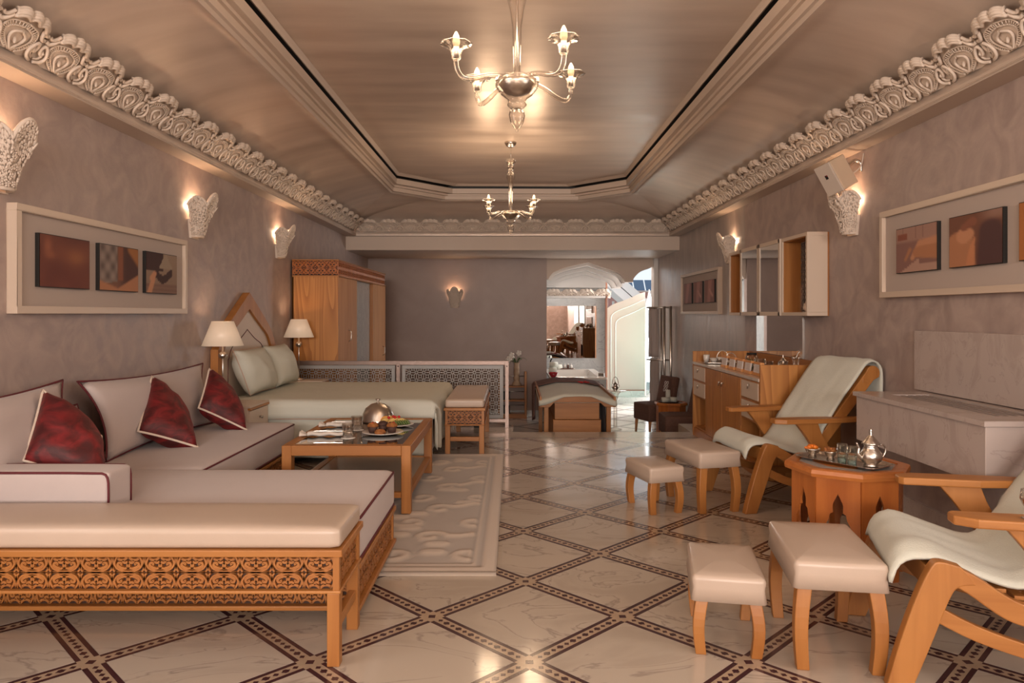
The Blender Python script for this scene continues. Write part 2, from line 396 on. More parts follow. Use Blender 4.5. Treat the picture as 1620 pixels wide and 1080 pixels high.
fl = MB(); fl.box(XL-.02, 3.6, 8.34, 15.1, LOW-.15, LOW-.011)
lowfloor = struct(fl.build('floor_lower', GROUT), 'paler sunken marble floor beyond the steps')
lay_floor(lowfloor, LOW, XL, 3.5, 8.6, 14.7, FMARB2, BANDG, BANDG, False)
# ------------------------------------------------------------------ walls
def wbox(name, x0, x1, y0, y1, z0, z1, m, label=None):
    b = MB(); b.box(x0, x1, y0, y1, z0, z1); return struct(b.build(name, m), label)
wbox('wall_left', XL-.15, XL, YR-.1, YB+.15, LOW-.1, 3.3, PLASTER, 'mauve grey polished plaster wall on the left')
wbox('wall_right', XR, XR+.15, YR-.1, 8.0, LOW-.1, 3.3, PLASTER, 'mauve grey polished plaster wall on the right')
wbox('wall_right_far', XR, XR+.15, 8.0, 12.8, LOW-.1, 3.3, PLASTERS, 'streaked silvery plaster on the far right wall')
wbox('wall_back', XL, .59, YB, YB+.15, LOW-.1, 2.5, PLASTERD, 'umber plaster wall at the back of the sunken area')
wbox('baseboard_back', XL, .59, YB-.018, YB, LOW, LOW+.11, GMARB)
wbox('baseboard_right', XR-.018, XR, YR+.1, 5.6, 0, .118, WMARB)
wbox('baseboard_left', XL, XL+.018, YR+.1, 8.2, 0, .118, WMARB)
# wall behind the camera, unseen openings set high for even light
fw = MB()
for x0, x1 in ((XL, RW[0]-.6), (RW[0]+.6, RW[1]-.6), (RW[1]+.6, RW[2]-.6), (RW[2]+.6, XR)): fw.box(x0, x1, YR-.15, YR, 1.65, 2.85)
fw.box(XL, XR, YR-.15, YR, 2.85, 3.3); fw.box(XL, XR, YR-.15, YR, 0, 1.65)
struct(fw.build('wall_front', PLASTER))
for i, wx in enumerate(RW):
    b = MB(); b.box(wx-.6, wx-.55, YR-.12, YR-.04, 1.65, 2.85); b.box(wx+.55, wx+.6, YR-.12, YR-.04, 1.65, 2.85); b.box(wx-.55, wx+.55, YR-.12, YR-.04, 1.65, 1.71); b.box(wx-.55, wx+.55, YR-.12, YR-.04, 2.79, 2.85); b.box(wx-.025, wx+.025, YR-.1, YR-.06, 1.71, 2.79)
    w = struct(b.build('unseen_window_%d' % (i+1), WHITE)); b = MB(); b.box(wx-.55, wx+.55, YR-.085, YR-.075, 1.71, 2.79); b.build('pane', PANE, w)
k = 5
for side in (-1, 1):  # frames around the added side fill lamps
    for wy in (-1.2, 1.3):
        xf = XL+.004 if side < 0 else XR-.034; b = MB()
        for r in ((wy-.92, wy-.86, .86, 2.44), (wy+.86, wy+.92, .86, 2.44), (wy-.86, wy+.86, .86, .91), (wy-.86, wy+.86, 2.39, 2.44), (wy-.02, wy+.02, .91, 2.39)): b.box(xf-.001*side, xf+.03, *r)
        w = struct(b.build('unseen_window_%d' % k, WHITE)); k += 1; b = MB(); b.box(xf+.006, xf+.010, wy-.86, wy+.86, .91, 2.39); b.build('pane', PANE, w)
# ------------------------------------------------------------------ ceiling with cove and tray
OUT = [(-2.41, YR), (-2.41, 11.14), (-2.41, 11.14), (2.39, 11.14), (2.39, 11.14), (2.39, YR)]
INN = [(-1.485, YR), (-1.5, 9.35), (-.845, 10.12), (.80, 10.15), (1.47, 9.45), (1.485, YR)]
def ring(t): return [(o[0]+(i[0]-o[0])*t, o[1]+(i[1]-o[1])*t) for o, i in zip(OUT, INN)]
def loft(sec, name, m, parent=None, sm=True):
    b = MB(); R = [[(x, y, 1.3+h) for x, y in ring(t)] for t, h in sec]
    for s_ in range(5):
        v = []; N = len(sec)
        for j in range(N):
            p, q = R[j][s_], R[j][s_+1]; L = 14 if s_ in (0, 4) else 1
            for i in range(L+1): v.append(tuple(p[k]+(q[k]-p[k])*i/L for k in range(3)))
        f = [(j*(L+1)+i, j*(L+1)+i+1, (j+1)*(L+1)+i+1, (j+1)*(L+1)+i) for j in range(N-1) for i in range(L)]
        b.add(v, f, 0, sm)
    return b.build(name, m, parent, fix=False)
cove = [(0, 1.2), (.0, 1.27)]+spl([(.0, 1.27), (.03, 1.36), (.10, 1.435), (.22, 1.497), (.38, 1.548), (.54, 1.586), (.68, 1.612), (.78, 1.622), (.84, 1.614), (.885, 1.585)], 5)
ceil = struct(loft(cove, 'ceiling', SILVER), 'burnished silver plaster cove ceiling')
loft([(.885, 1.585), (.905, 1.60), (.93, 1.60), (.93, 1.648), (.955, 1.648), (.955, 1.672), (1.0, 1.672), (1.0, 1.742)], 'tray_fascia', CREAMP, ceil, False)
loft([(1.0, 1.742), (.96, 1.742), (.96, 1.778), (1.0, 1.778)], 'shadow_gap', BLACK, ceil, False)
loft([(1.0, 1.778), (1.015, 1.772), (1.03, 1.785), (1.05, 1.80)], 'tray_moulding', CREAMP, ceil, False)
b = MB(); R = ring(1.05); b.add([(x, y, 3.10) for x, y in R], [tuple(range(6))]); b.prism([(x, y) for x, y in R], 3.12, 3.3, 'z')
b.build('ceiling_panel', SILVER, ceil)
b = MB(); b.box(XL, XR, YR, 11.2, 3.3, 3.4); struct(b.build('ceiling_slab', CREAMP))
b = MB(); b.box(XL-.15, 3.6, 11.15, 13.1, 2.275, 2.485); struct(b.build('ceiling_lower', CREAMP), 'low flat soffit over the sunken area')
b = MB(); b.box(XL-.15, 3.6, 11.3, 15.2, 2.485, 2.7); struct(b.build('ceiling_lower', CREAMP))
# ------------------------------------------------------------------ cornice ledges with carved palmettes
def S(x, z, o=0): return (x, .010+.72*z+1.3*z*z-.9*x*x+o, z)
pm = MB()
def topz(x): return .150-.045*(abs(x)/.155)**2.2+.012*abs(math.cos(x/.155*PI*1.5))
pm.grid(lambda u, w: S(-.160+.32*u, topz(-.160+.32*u)*w), 16, 6, 0, True)
pm.grid(lambda u, w: (lambda p: (p[0], p[1]-.018, p[2]))(S(-.160+.32*u, topz(-.160+.32*u)*w)), 16, 6, 0, True)
def lipx(x): return .012*abs(math.cos(x/.105*PI*1.5))**.6
for dz, oo, rr_ in ((-.012, .020, .010), (.000, .026, .012), (.012, .030, .012), (.022, .028, .010)):
    pm.tube([(lambda p: (p[0], p[1], p[2]+dz))(S(x, .132+lipx(x)-.10*x*x/.11, oo+.5*lipx(x))) for x in [-.112+.224*k/20 for k in range(21)]], rr_, 6)
tear = [(0, .002), (.022, .022), (.044, .048), (.040, .068), (.0, .082)]
for sg in (-1, 1):
    pm.tube([S(sg*x, z, .012) for x, z in spl(tear, 4)], .0075, 5)
    a1 = spl([(.01, .0), (.055, .030), (.085, .062), (.07, .088), (.0, .100)], 5); a2 = spl([(.03, .0), (.075, .024), (.108, .066), (.09, .104), (.0, .116)], 5)
    pm.tube([S(sg*x, z, .012) for x, z in a1], .005, 5); pm.tube([S(sg*x, z, .014) for x, z in a2], .005, 5)
    for (x, z), (x2, z2) in list(zip(a1, a2))[2::1]: pm.tube([S(sg*x, z, .014), S(sg*x2, z2, .015)], .0032, 4)
    loop = [(.155, .002), (.118, .010), (.104, .034), (.122, .066), (.146, .078), (.154, .060), (.142, .040), (.130, .050)]
    pm.tube([S(sg*x, z, .022) for x, z in spl(loop, 4)], .009, 6)
    pm.tube([S(sg*x, z, .020) for x, z in spl([(.160, .016), (.138, .022), (.130, .038), (.140, .058)], 4)], .006, 5)
    pm.tube([S(sg*x, z, .020) for x, z in spl([(.160, .098), (.142, .092), (.124, .100), (.108, .122)], 4)], .010, 6)
    pm.tube([S(sg*x, z, .022) for x, z in spl([(.160, .120), (.146, .112), (.130, .118), (.118, .136)], 4)], .009, 6)
pm.ball(S(0, .045, .006), (.012, .010, .020), 8)
PALM = pm.mesh('palmette', STUCCO)
def ledge(name, M, length, label):
    """local: x along, y = towards the room, z up; the wall is at y = -0.155"""
    b = MB(); b.prism([(-.155, 0), (0, 0), (.0, .012), (.008, .016), (.008, .030), (-.004, .036), (-.004, .05), (.004, .056), (.004, .066), (-.155, .066)], 0, length, 'x', M=M)
    o = struct(b.build(name, CREAMP), label)
    return o
t1 = ledge('trim_1', RZ(-PI/2, (XL+.155, 11.15, 2.49)), 11.15-YR, 'cream cornice ledge along the left wall')
t2 = ledge('trim_2', RZ(PI/2, (XR-.155, YR, 2.49)), 11.15-YR, 'cream cornice ledge along the right wall')
t3 = ledge('trim_3', RZ(PI, (XR-.155, 11.15, 2.49)), 4.81, 'cream cornice ledge over the beam')
def palms(par, p0, step, n, rz):
    for i in range(n):
        o = bpy.data.objects.new('palmette', PALM); COL.objects.link(o); o.parent = par
        o.location = (p0[0]+step[0]*i, p0[1]+step[1]*i, 2.555); o.rotation_euler = (0, 0, rz)
palms(t1, (XL+.155, 1.10, 0), (0, .335, 0), 30, -PI/2)
palms(t2, (XR-.155, 1.10, 0), (0, .335, 0), 30, PI/2)
palms(t3, (-2.20, 11.14, 0), (.3145, 0, 0), 15, PI)
# ------------------------------------------------------------------ carved panels
def arc2(cx, cz, rx, rz, a0, a1, n=8): return [(cx+rx*math.cos(a0+(a1-a0)*i/n), cz+rz*math.sin(a0+(a1-a0)*i/n)) for i in range(n+1)]
def carved_tile(p, h):
    """raised scroll ornament of one repeat, p wide and h high, centred; two mirrored halves"""
    b = MB(); k = h/2; d = .010
    def R(pts, w): 
        for sx_ in (-1, 1):
            for sz in (-1, 1): b.ribbon([(sx_*x*p, sz*z*k) for x, z in pts], [q*p*1.3 for q in w] if isinstance(w, list) else w*p*1.3, d)
    R(spl([(.0, .05), (.16, .10), (.33, .22), (.43, .50), (.40, .80), (.32, .96)], 3), .055)          # rim of the medallion
    R(spl([(.5, .98), (.475, .72), (.5, .40), (.47, .16), (.42, .06)], 3), .05)
    R(spl([(.03, .30), (.12, .24), (.24, .30), (.33, .44), (.30, .60), (.22, .56), (.24, .46)], 3), [.06]*4+[.085]*6+[.07]*20)
    R(spl([(.0, .98), (.10, .82), (.20, .78), (.30, .82), (.31, .92)], 3), .07)
    R(spl([(.02, .66), (.10, .60), (.16, .66), (.14, .76)], 3), .07)
    R([(0, .20), (.028, .36), (.03, .46), (0, .60)], .06)
    R(spl([(.0, .0), (.2, .02), (.40, .0)], 2), .04)
    return b
def carved_panel(L, h, M, tile=.121):
    n = max(1, round(L/tile)); p = L/n; b = MB(); t = carved_tile(p, h-.006)
    for i in range(n): b.merge(t, M @ Matrix.Translation((-L/2+(i+.5)*p, 0, 0)))
    return b
def lattice_tile(p):
    b = MB(); w = p*.085; d = .006
    r = p/2
    for a in range(4):
        c, s_ = math.cos(a*PI/2), math.sin(a*PI/2)
        Q = lambda x, z: (x*c-z*s_, x*s_+z*c)
        b.ribbon([Q(r*.0, r*.42), Q(r*.42, 0)], w, d); b.ribbon([Q(r*.42, 0), Q(r, 0)], w, d)
        b.ribbon([Q(r*.22, r*.22), Q(r*.62, r*.62), Q(r, r*.62)], w, d); b.ribbon([Q(r*.62, r*.62), Q(r*.62, r)], w, d)
    return b
def lattice(L, h, p, M):
    b = MB(); nx, nz = max(1, round(L/p)), max(1, round(h/p)); t = lattice_tile(1.0)
    for i in range(nx):
        for j in range(nz): b.merge(t, M @ Matrix.Translation((-L/2+(i+.5)*L/nx, 0, -h/2+(j+.5)*h/nz)) @ Matrix.Diagonal((L/nx, 1, h/nz, 1)))
    return b
def rbox(b, x0, x1, y0, y1, z0, z1, r=.03, crown=.0, n=5, mi=0, M=None):
    """soft cushion box: rounded edges and a slightly crowned top"""
    cx, cy, cz = (x0+x1)/2, (y0+y1)/2, (z0+z1)/2; hx, hy, hz = (x1-x0)/2, (y1-y0)/2, (z1-z0)/2
    def face(u, w, ax, sg):
        def e(t): return math.copysign(1-(1-abs(t))**1.6, t)
        a, c = e(2*u-1), e(2*w-1)
        p = [a*hx, c*hy, sg*hz] if ax == 2 else [a*hx, sg*hy, c*hz] if ax == 1 else [sg*hx, a*hy, c*hz]
        q = [max(-h+r, min(h-r, v)) for v, h in zip(p, (hx, hy, hz))]
        d = Vector([v-w_ for v, w_ in zip(p, q)])
        if d.length > 1e-9: d = d.normalized()*r
        o = [q[i]+d[i] for i in range(3)]
        if crown and o[2] > 0: o[2] += crown*(1-(o[0]/hx)**4)*(1-(o[1]/hy)**4)
        return (cx+o[0], cy+o[1], cz+o[2])
    N = 2*n+4
    for ax in range(3):
        for sg in (-1, 1): b.grid(lambda u, w: face(u, w, ax, sg), N, N, mi, True, M=M)
    return b
# ------------------------------------------------------------------ carved benches
def make_bench(L, label, loc, rz, group=None):
    """local: x along 0..L, y 0..0.36 deep, end faces at x=0 and x=L"""
    D = .36; t = thing('carved_bench', label, 'bench', loc, rz, group)
    z0, z1 = .270, .433
    f = MB(); f.box(-.012, L+.012, -.012, D+.012, z1-.026, z1, 0); f.box(-.006, L+.006, -.006, D+.006, z0, z0+.012) 
    co = MB(); co.box(.022, L-.022, .022, D-.022, z0+.012, z1-.026); co.build('core', WDARK, t)  # dark core paints shade into the gaps of the carving
    f.build('frame', WX, t, bevel=.004)
    for nm, LL, M in (('carved_panel', L, RZ(0, (L/2, .020, (z0+z1)/2-.007))), ('carved_panel', L, RZ(PI, (L/2, D-.020, (z0+z1)/2-.007))),
                      ('carved_panel', D, RZ(PI/2, (L-.020, D/2, (z0+z1)/2-.007))), ('carved_panel', D, RZ(-PI/2, (.020, D/2, (z0+z1)/2-.007)))):
        hh = z1-z0-.038
        bk = MB(); bk.box(-LL/2+.02, LL/2-.02, .004, .006, -hh/2, hh/2, 0, M); pn = bk.build(nm, WDARK, t)  # backing coloured dark as recess shade
        MM = M @ Matrix.Translation((0, .004, 0)) @ Matrix.Diagonal((1, 1.4, 1, 1))
        carved_panel(LL-.03, hh, MM).build('carving', WCARV, pn)
        for sx_ in (-1, 1):
            s_ = MB(); s_.box(sx_*(LL/2-.008)-.008, sx_*(LL/2-.008)+.008, -.018, .004, -hh/2, hh/2, 0, M); s_.build('stile', WZ, pn)
    for x in (.0, L-.046):
        for y in (.0, D-.046):
            l = MB(); l.box(x, x+.046, y, y+.046, 0, z0); l.build('leg', WZ, t, bevel=.003)
        l = MB(); l.box(x+.008, x+.038, .046, D-.046, .125, .165); l.build('stretcher', WY, t, bevel=.003)
    c = MB(); rbox(c, -.004, L+.004, -.002, D+.002, z1, z1+.078, .022, .012); c.build('seat_pad', LEATHER, t)
    return t
make_bench(1.80, 'long carved wooden bench with cream leather pad in the left foreground', (-2.44, 2.674, 0), 0)
b2 = make_bench(1.36, 'carved wooden bench with cream leather pad at the foot of the bed', (-.268, 6.69, 0), PI/2)
# ------------------------------------------------------------------ sofa: chaise and long seat
def piped_mattress(par, x0, x1, y0, y1, z0, z1):
    b = MB(); rbox(b, x0, x1, y0, y1, z0, z1, .035, .014); m = b.build('seat_mattress', FABRIC, par)
    for z, k in ((z1-.014, .006), (z0+.014, .006)):
        i = .004; r = .035
        P = []
        for cx, cy, a in ((x1-r, y1-r, 0), (x0+r, y1-r, 90), (x0+r, y0+r, 180), (x1-r, y0+r, 270)):
            for q in range(4): w = math.radians(a+q*30); P.append((cx+(r-i+.001)*math.cos(w), cy+(r-i+.001)*math.sin(w), z+.003*math.sin(cx*9+q)))
        t_ = MB(); t_.tube(P, .0058, 6, 0, True); t_.build('piping', PIPE, m)
def sofa_base(par, x0, x1, y0, y1, z0, z1):
    f = MB(); f.box(x0-.012, x1+.012, y0-.012, y1+.012, z1-.022, z1); f.box(x0-.012, x1+.012, y0-.012, y1+.012, z0, z0+.02)
    co = MB(); co.box(x0+.022, x1-.022, y0+.022, y1-.022, z0+.02, z1-.022); co.build('core', WDARK, par)  # dark core stands in for shade between the scrolls
    f.build('base_frame', WX, par, bevel=.004)
    hh = z1-z0-.042; zc = (z0+z1)/2-.001
    for LL, M in ((x1-x0, RZ(0, ((x0+x1)/2, y0+.02, zc))), (y1-y0, RZ(PI/2, (x1-.02, (y0+y1)/2, zc)))):
        bk = MB(); bk.box(-LL/2+.012, LL/2-.012, .004, .008, -hh/2, hh/2, 0, M); pn = bk.build('carved_panel', WDARK, par)  # dark backing, recess shade put into the colour
        MM = M @ Matrix.Translation((0, .004, 0)) @ Matrix.Diagonal((1, 1.4, 1, 1))
        carved_panel(LL-.03, hh, MM, .127).build('carving', WCARV, pn)
        for sx_ in (-1, 1):
            s_ = MB(); s_.box(sx_*(LL/2-.010)-.010, sx_*(LL/2-.010)+.010, -.019, .004, -hh/2, hh/2, 0, M); s_.build('stile', WZ, pn)
    for x in (x0+.06, x1-.09):
        for y in (y0+.05, y1-.09):
            l = MB(); l.box(x, x+.04, y, y+.04, 0, z0); l.build('foot', WDARK, par)
ch = thing('chaise_seat', 'low sofa seat with carved wooden base and pale rose mattress behind the front bench', 'sofa', (-1.6, 3.5, 0))
ch2 = thing('sofa_seat', 'long sofa seat with carved base along the left wall', 'sofa', (-2.1, 4.9, 0))
for par, x0, x1, y0, y1 in ((ch, -2.54, -.655, 3.075, 3.99), (ch2, -2.54, -1.72, 4.02, 5.72)):
    tmp0 = len(COL.objects)
    px, py = par.location.x, par.location.y
    sofa_base(par, x0-px, x1-px, y0-py, y1-py, .047, .245)
    piped_mattress(par, x0-.01-px, x1+.005-px, y0-.008-py, y1+.01-py, .245, .446)
# bolster cushion at the front of the chaise
bo = thing('bolster_cushion', 'box shaped pale rose back cushion with maroon piping lying on the front sofa seat', 'cushion', (-2.1, 3.2, .447))
b = MB(); rbox(b, -.42, .375, -.10, .085, 0, .175, .016, .006); b.build('cover', FABRIC, bo)
for y in (-.098, .083):
    b = MB(); P = [(x, y, z) for x, z in [(-.41, .170), (-.1, .173), (.2, .173), (.345, .171), (.360, .165), (.368, .152), (.372, .13), (.373, .08), (.372, .01)]]; b.tube(P, .0055, 6); b.build('piping', PIPE, bo)
# ------------------------------------------------------------------ cushions
def pillow(name, label, cat, c00, c10, c11, c01, th, m, pm_=None, group=None, pinch=.06, n=14, pr=.006, gather=.0, exp=.6):
    C = [Vector(c) for c in (c00, c10, c11, c01)]; ctr = sum(C, Vector())/4
    nrm = ((C[1]-C[0]).cross(C[3]-C[0])).normalized()
    t = thing(name, label, cat, tuple(ctr), 0, group)
    def P(u, w, s_):
        a, c = 2*u-1, 2*w-1
        a2 = a*(1-pinch*(1-c*c)*abs(a)); c2_ = c*(1-pinch*(1-a*a)*abs(c))
        uu, ww = (a2+1)/2, (c2_+1)/2
        p = C[0]*(1-uu)*(1-ww)+C[1]*uu*(1-ww)+C[2]*uu*ww+C[3]*(1-uu)*ww-ctr
        q = max(0, (1-a*a)*(1-c*c))**exp
        wr = gather*noise.noise(Vector((a*2.3, c*2.3, s_*3+ctr.y)))*q**.5
        return tuple(p+nrm*(s_*th/2*q+wr))
    b = MB()
    for s_ in (-1, 1): b.grid(lambda u, w: P(u, w, s_), n, n)
    b.build('cover', m, t)
    if pm_:
        E = [P(i/n, 0, 1) for i in range(n)]+[P(1, i/n, 1) for i in range(n)]+[P(1-i/n, 1, 1) for i in range(n)]+[P(0, 1-i/n, 1) for i in range(n)]
        e = MB(); e.tube(E, pr, 6, 0, True); e.build('piping', pm_, t)
    return t
def px(x, y, Y): return ((x-VX)/F*Y, Y, H-(y-VY)/F*Y)
# large back cushions leaning on the left wall (bottom edge on the seat)
pillow('back_cushion', 'large pale rose back cushion with maroon piping, nearest on the left wall', 'cushion', (-2.34, 2.75, .455), (-2.34, 3.98, .455), (-2.48, 4.0, .935), (-2.48, 2.75, .91), .20, FABRIC, PIPE, None, .13, 18, .0065, .02)
pillow('back_cushion', 'large pale rose back cushion behind the middle red cushion, reaching the bedside', 'cushion', (-2.32, 4.14, .455), (-2.32, 5.66, .455), (-2.47, 5.78, .905), (-2.47, 4.12, .915), .21, FABRIC, PIPE, None, .13, 18, .0065, .02)
pillow('back_cushion', 'pale rose cushion lying half hidden between the two big back cushions', 'cushion', (-2.40, 3.88, .455), (-2.40, 4.18, .455), (-2.51, 4.18, .78), (-2.51, 3.88, .78), .08, FABRIC, PIPE)
# red velvet throw cushions: corners in order bottom, right, top, left
def red(label, B, R_, T, L, th):
    pillow('velvet_cushion', label, 'cushion', B, R_, T, L, th, VELVET, PIPEW, 'red velvet cushions on the sofa', .04, 18, .0075, .02, .42)
red('largest red velvet cushion, nearest, behind the box cushion', (-1.95, 3.50, .45), px(160, 690, 3.80), px(68, 617, 3.66), px(36, 728, 3.40), .24)
red('middle red velvet cushion with ivory piping on the long sofa seat', (-1.99, 4.58, .46), px(294, 660, 5.02), px(240, 595, 4.80), px(218, 682, 4.42), .24)
red('farthest red velvet cushion, beside the bed end of the sofa', (-1.93, 5.26, .46), px(372, 652, 5.58), px(331, 583, 5.42), px(314, 645, 5.12), .24)
# ------------------------------------------------------------------ rug with cut pile scrolls
def rug():
    x0, x1, y0, y1 = -1.66, -.085, 3.60, 6.63; nx, ny = 96, 190
    strokes = []
    rr = random.Random(3)
    def scroll(cx, cy, s_, mir, rot):
        pts = []
        for i in range(15):
            a = i/14*2*PI*.9; r = s_*(.12+.45*i/14)
            pts.append((r*math.cos(a)*mir, r*math.sin(a)*.95))
        pts += [(s_*.75*mir, -s_*.45), (s_*1.05*mir, -s_*.75), (s_*1.45*mir, -.70*s_), (s_*1.6*mir, -.35*s_)]
        c, q = math.cos(rot), math.sin(rot)
        strokes.append(([(cx+p[0]*c-p[1]*q, cy+p[0]*q+p[1]*c) for p in pts], .030*s_/.2))
    yy = y0+.28; k = 0
    while yy < y1-.2:
        xx = x0+.22+(.16 if k % 2 else 0)
        while xx < x1-.14:
            scroll(xx, yy, .19, 1 if (k+int(xx*7)) % 2 else -1, rr.uniform(-.4, .4)+(PI if k % 2 else 0)); xx += .40
        yy += .30; k += 1
    for p in range(26):
        cx, cy = rr.uniform(x0+.2, x1-.2), rr.uniform(y0+.2, y1-.2); strokes.append(([(cx-.03, cy), (cx+.03, cy)], .05))
    G = {}
    segs = []
    for pts, w in strokes:
        for a, c in zip(pts, pts[1:]): segs.append((a, c, w))
    cell = .08
    for s_ in segs:
        (ax, ay), (bx, by), w = s_
        for gx in range(int((min(ax, bx)-w-x0)/cell)-1, int((max(ax, bx)+w-x0)/cell)+2):
            for gy in range(int((min(ay, by)-w-y0)/cell)-1, int((max(ay, by)+w-y0)/cell)+2): G.setdefault((gx, gy), []).append(s_)
    def hgt(x, y):
        e = min(x-x0, x1-x, y-y0, y1-y)
        if e < .075: return 1.0 if e > .012 else .75
        if e < .10: return .15
        if e < .125: return .9
        if e < .14: return .1
        best = 0
        for (ax, ay), (bx, by), w in G.get((int((x-x0)/cell), int((y-y0)/cell)), ()):
            dx, dy = bx-ax, by-ay; t = max(0, min(1, ((x-ax)*dx+(y-ay)*dy)/(dx*dx+dy*dy+1e-9)))
            d = math.hypot(x-ax-dx*t, y-ay-dy*t)
            if d < w: best = max(best, min(1, (w-d)/(w*.35)))
        return .22+.78*best
    v, col = [], []
    for i in range(nx+1):
        for j in range(ny+1):
            x = x0+(x1-x0)*i/nx; y = y0+(y1-y0)*j/ny; h = hgt(x, y)
            v.append((x, y, .010+.014*h)); col.append(h)
    f = [(i*(ny+1)+j, (i+1)*(ny+1)+j, (i+1)*(ny+1)+j+1, i*(ny+1)+j+1) for i in range(nx) for j in range(ny)]
    me = bpy.data.meshes.new('rug'); 
    n0 = len(v)
    ring_ = [i*(ny+1) for i in range(nx+1)]+[nx*(ny+1)+j for j in range(1, ny+1)]+[i*(ny+1)+ny for i in range(nx-1, -1, -1)]+[j for j in range(ny-1, 0, -1)]
    for q in ring_: v.append((v[q][0], v[q][1], .001)); col.append(.7)
    m_ = len(ring_)
    for a in range(m_): f.append((ring_[a], ring_[(a+1) % m_], n0+(a+1) % m_, n0+a))
    me.from_pydata([(p[0]+.9, p[1]-5.1, p[2]) for p in v], [], f)
    ca = me.color_attributes.new('col', 'FLOAT_COLOR', 'POINT')
    lo, hi = Vector((.37, .31, .265)), Vector((.56, .455, .365))
    flat = []
    for h in col: c = lo.lerp(hi, h); flat += [c.x, c.y, c.z, 1]
    ca.data.foreach_set('color', flat); me.polygons.foreach_set('use_smooth', [True]*len(f))
    me.materials.append(vcol('cut wool pile', .95, Sheen_Weight=.2)); o = bpy.data.objects.new('rug', me); o.location = (-.9, 5.1, 0); COL.objects.link(o)
    tag(o, 'cream wool rug with carved scroll pattern under the coffee table', 'rug')
rug()
# ------------------------------------------------------------------ coffee table
ct = thing('coffee_table', 'square wooden coffee table with dark glass top standing on the rug', 'table', (-1.065, 5.25, .024))
zt = .435; hx, hy = .412, .62
for sx_ in (-1, 1):
    for sy in (-1, 1):
        b = MB(); b.box(sx_*hx, sx_*(hx-.062), sy*hy, sy*(hy-.062), 0, zt); b.build('leg', WZ, ct, bevel=.005)
for sy in (-1, 1):
    b = MB(); b.box(-hx+.062, hx-.062, sy*hy, sy*(hy-.062), zt-.064, zt); b.build('apron', WX, ct, bevel=.003)
    b = MB(); b.box(-hx+.062, hx-.062, sy*(hy-.008), sy*(hy-.05), .10, .135); b.build('shelf_rail', WX, ct, bevel=.003)
for sx_ in (-1, 1):
    b = MB(); b.box(sx_*hx, sx_*(hx-.062), -hy+.062, hy-.062, zt-.064, zt); b.build('apron', WY, ct, bevel=.003)
    b = MB(); b.box(sx_*(hx-.008), sx_*(hx-.05), -hy+.062, hy-.062, .10, .135); b.build('shelf_rail', WY, ct, bevel=.003)
b = MB(); b.box(-hx+.062, hx-.062, -hy+.062, hy-.062, zt-.014, zt-.004); b.build('glass_top', TINT, ct)
b = MB(); b.box(-hx+.05, hx-.05, -hy+.05, hy-.05, .112, .128); b.build('shelf', mat('brown shelf panel', (.40, .27, .19), .3), ct)
# ------------------------------------------------------------------ bed, headboard, bedside cabinets
BX0, BX1, BY0, BY1, BT = -2.50, -.705, 6.27, 7.93, .56
bd = thing('bed', 'wide bed under white linen with pointed wooden headboard', 'bed', (-1.6, 7.1, 0))
b = MB(); b.box(BX0+.9, BX1+.9+.7-.7, -.80, .80, .05, .30); 
b = MB(); b.box(BX0, BX1-.03, BY0+.03, BY1-.03, .06, .30); b.build('bed_base', CREAML, bd, world=True, bevel=.01)
b = MB(); rbox(b, BX0, BX1-.02, BY0+.02, BY1-.02, .30, BT-.012, .05); b.build('mattress', SHEET, bd, world=True)
for x in (BX0+.1, BX1-.2):
    for y in (BY0+.1, BY1-.16):
        b = MB(); b.box(x, x+.06, y, y+.06, 0, .06); b.build('foot', WDARK, bd, world=True)
def drape(top, drop_f, drop_e, rnd_, fold):
    x0, x1, y0, y1 = BX0+.02, BX1+.012, BY0-.012, BY1+.012
    nu, nv = 46, 44
    def fn(u, w):
        # u along the bed (0 head .. 1 hangs over the foot), w across (0 hangs over the near side .. 1 far side)
        s_ = u*((x1-x0)+drop_e); t_ = w*((y1-y0)+drop_f+.25)-drop_f
        x = x0+s_; y = y0+t_; z = top+.006*noise.noise(Vector((s_*1.7, t_*1.7, 0)))
        ox = max(0, s_-(x1-x0)); oy = max(0, -t_); oy2 = max(0, t_-(y1-y0))
        if ox > 0: x = x1+.03*min(1, ox/.06)*(1+.6*math.sin(t_*9+1))*min(1, ox/.12)+.02; z -= ox
        if oy > 0: y = y0-.012-.030*min(1, oy/.1)*(.6+.5*math.sin(s_*6.0+.8*math.sin(s_*3)))*fold; z -= oy
        if oy2 > 0: y = y1+.02; z -= oy2
        if ox > 0 and oy > 0:
            d = min(ox, oy); x = x1+.02+.05*d/.3; y = y0-.02-.03*d/.3; z = top-max(ox, oy)*.93-.22*d
        if ox == 0 and oy == 0 and oy2 == 0:
            e = min(x1-x, y-y0, y1-y); 
            if e < .05: z -= rnd_*(1-e/.05)**2
        return (x, y, max(z, .03))
    b = MB(); b.grid(fn, nu, nv); return b
drape(BT, .165, .42, .018, 1.0).build('top_sheet', SHEET, bd, world=True, solid=.006)
b = MB()
b.grid(lambda u, w: (BX0+.15+u*(BX1-BX0-.14), BY0-.008-.012*math.sin(u*34)*w, .40-.34*w), 60, 5); b.build('valance', SHEET, bd, world=True, solid=.004)
b = MB(); b.tube([(BX0+.02+u*.06*(BX1-BX0)/.06*.0165*60, BY0-.036, .396) for u in (0, 1)], .003, 5); b.build('sheet_hem', mat('peach hem stitching', (.55, .30, .20), .8), bd, world=True)
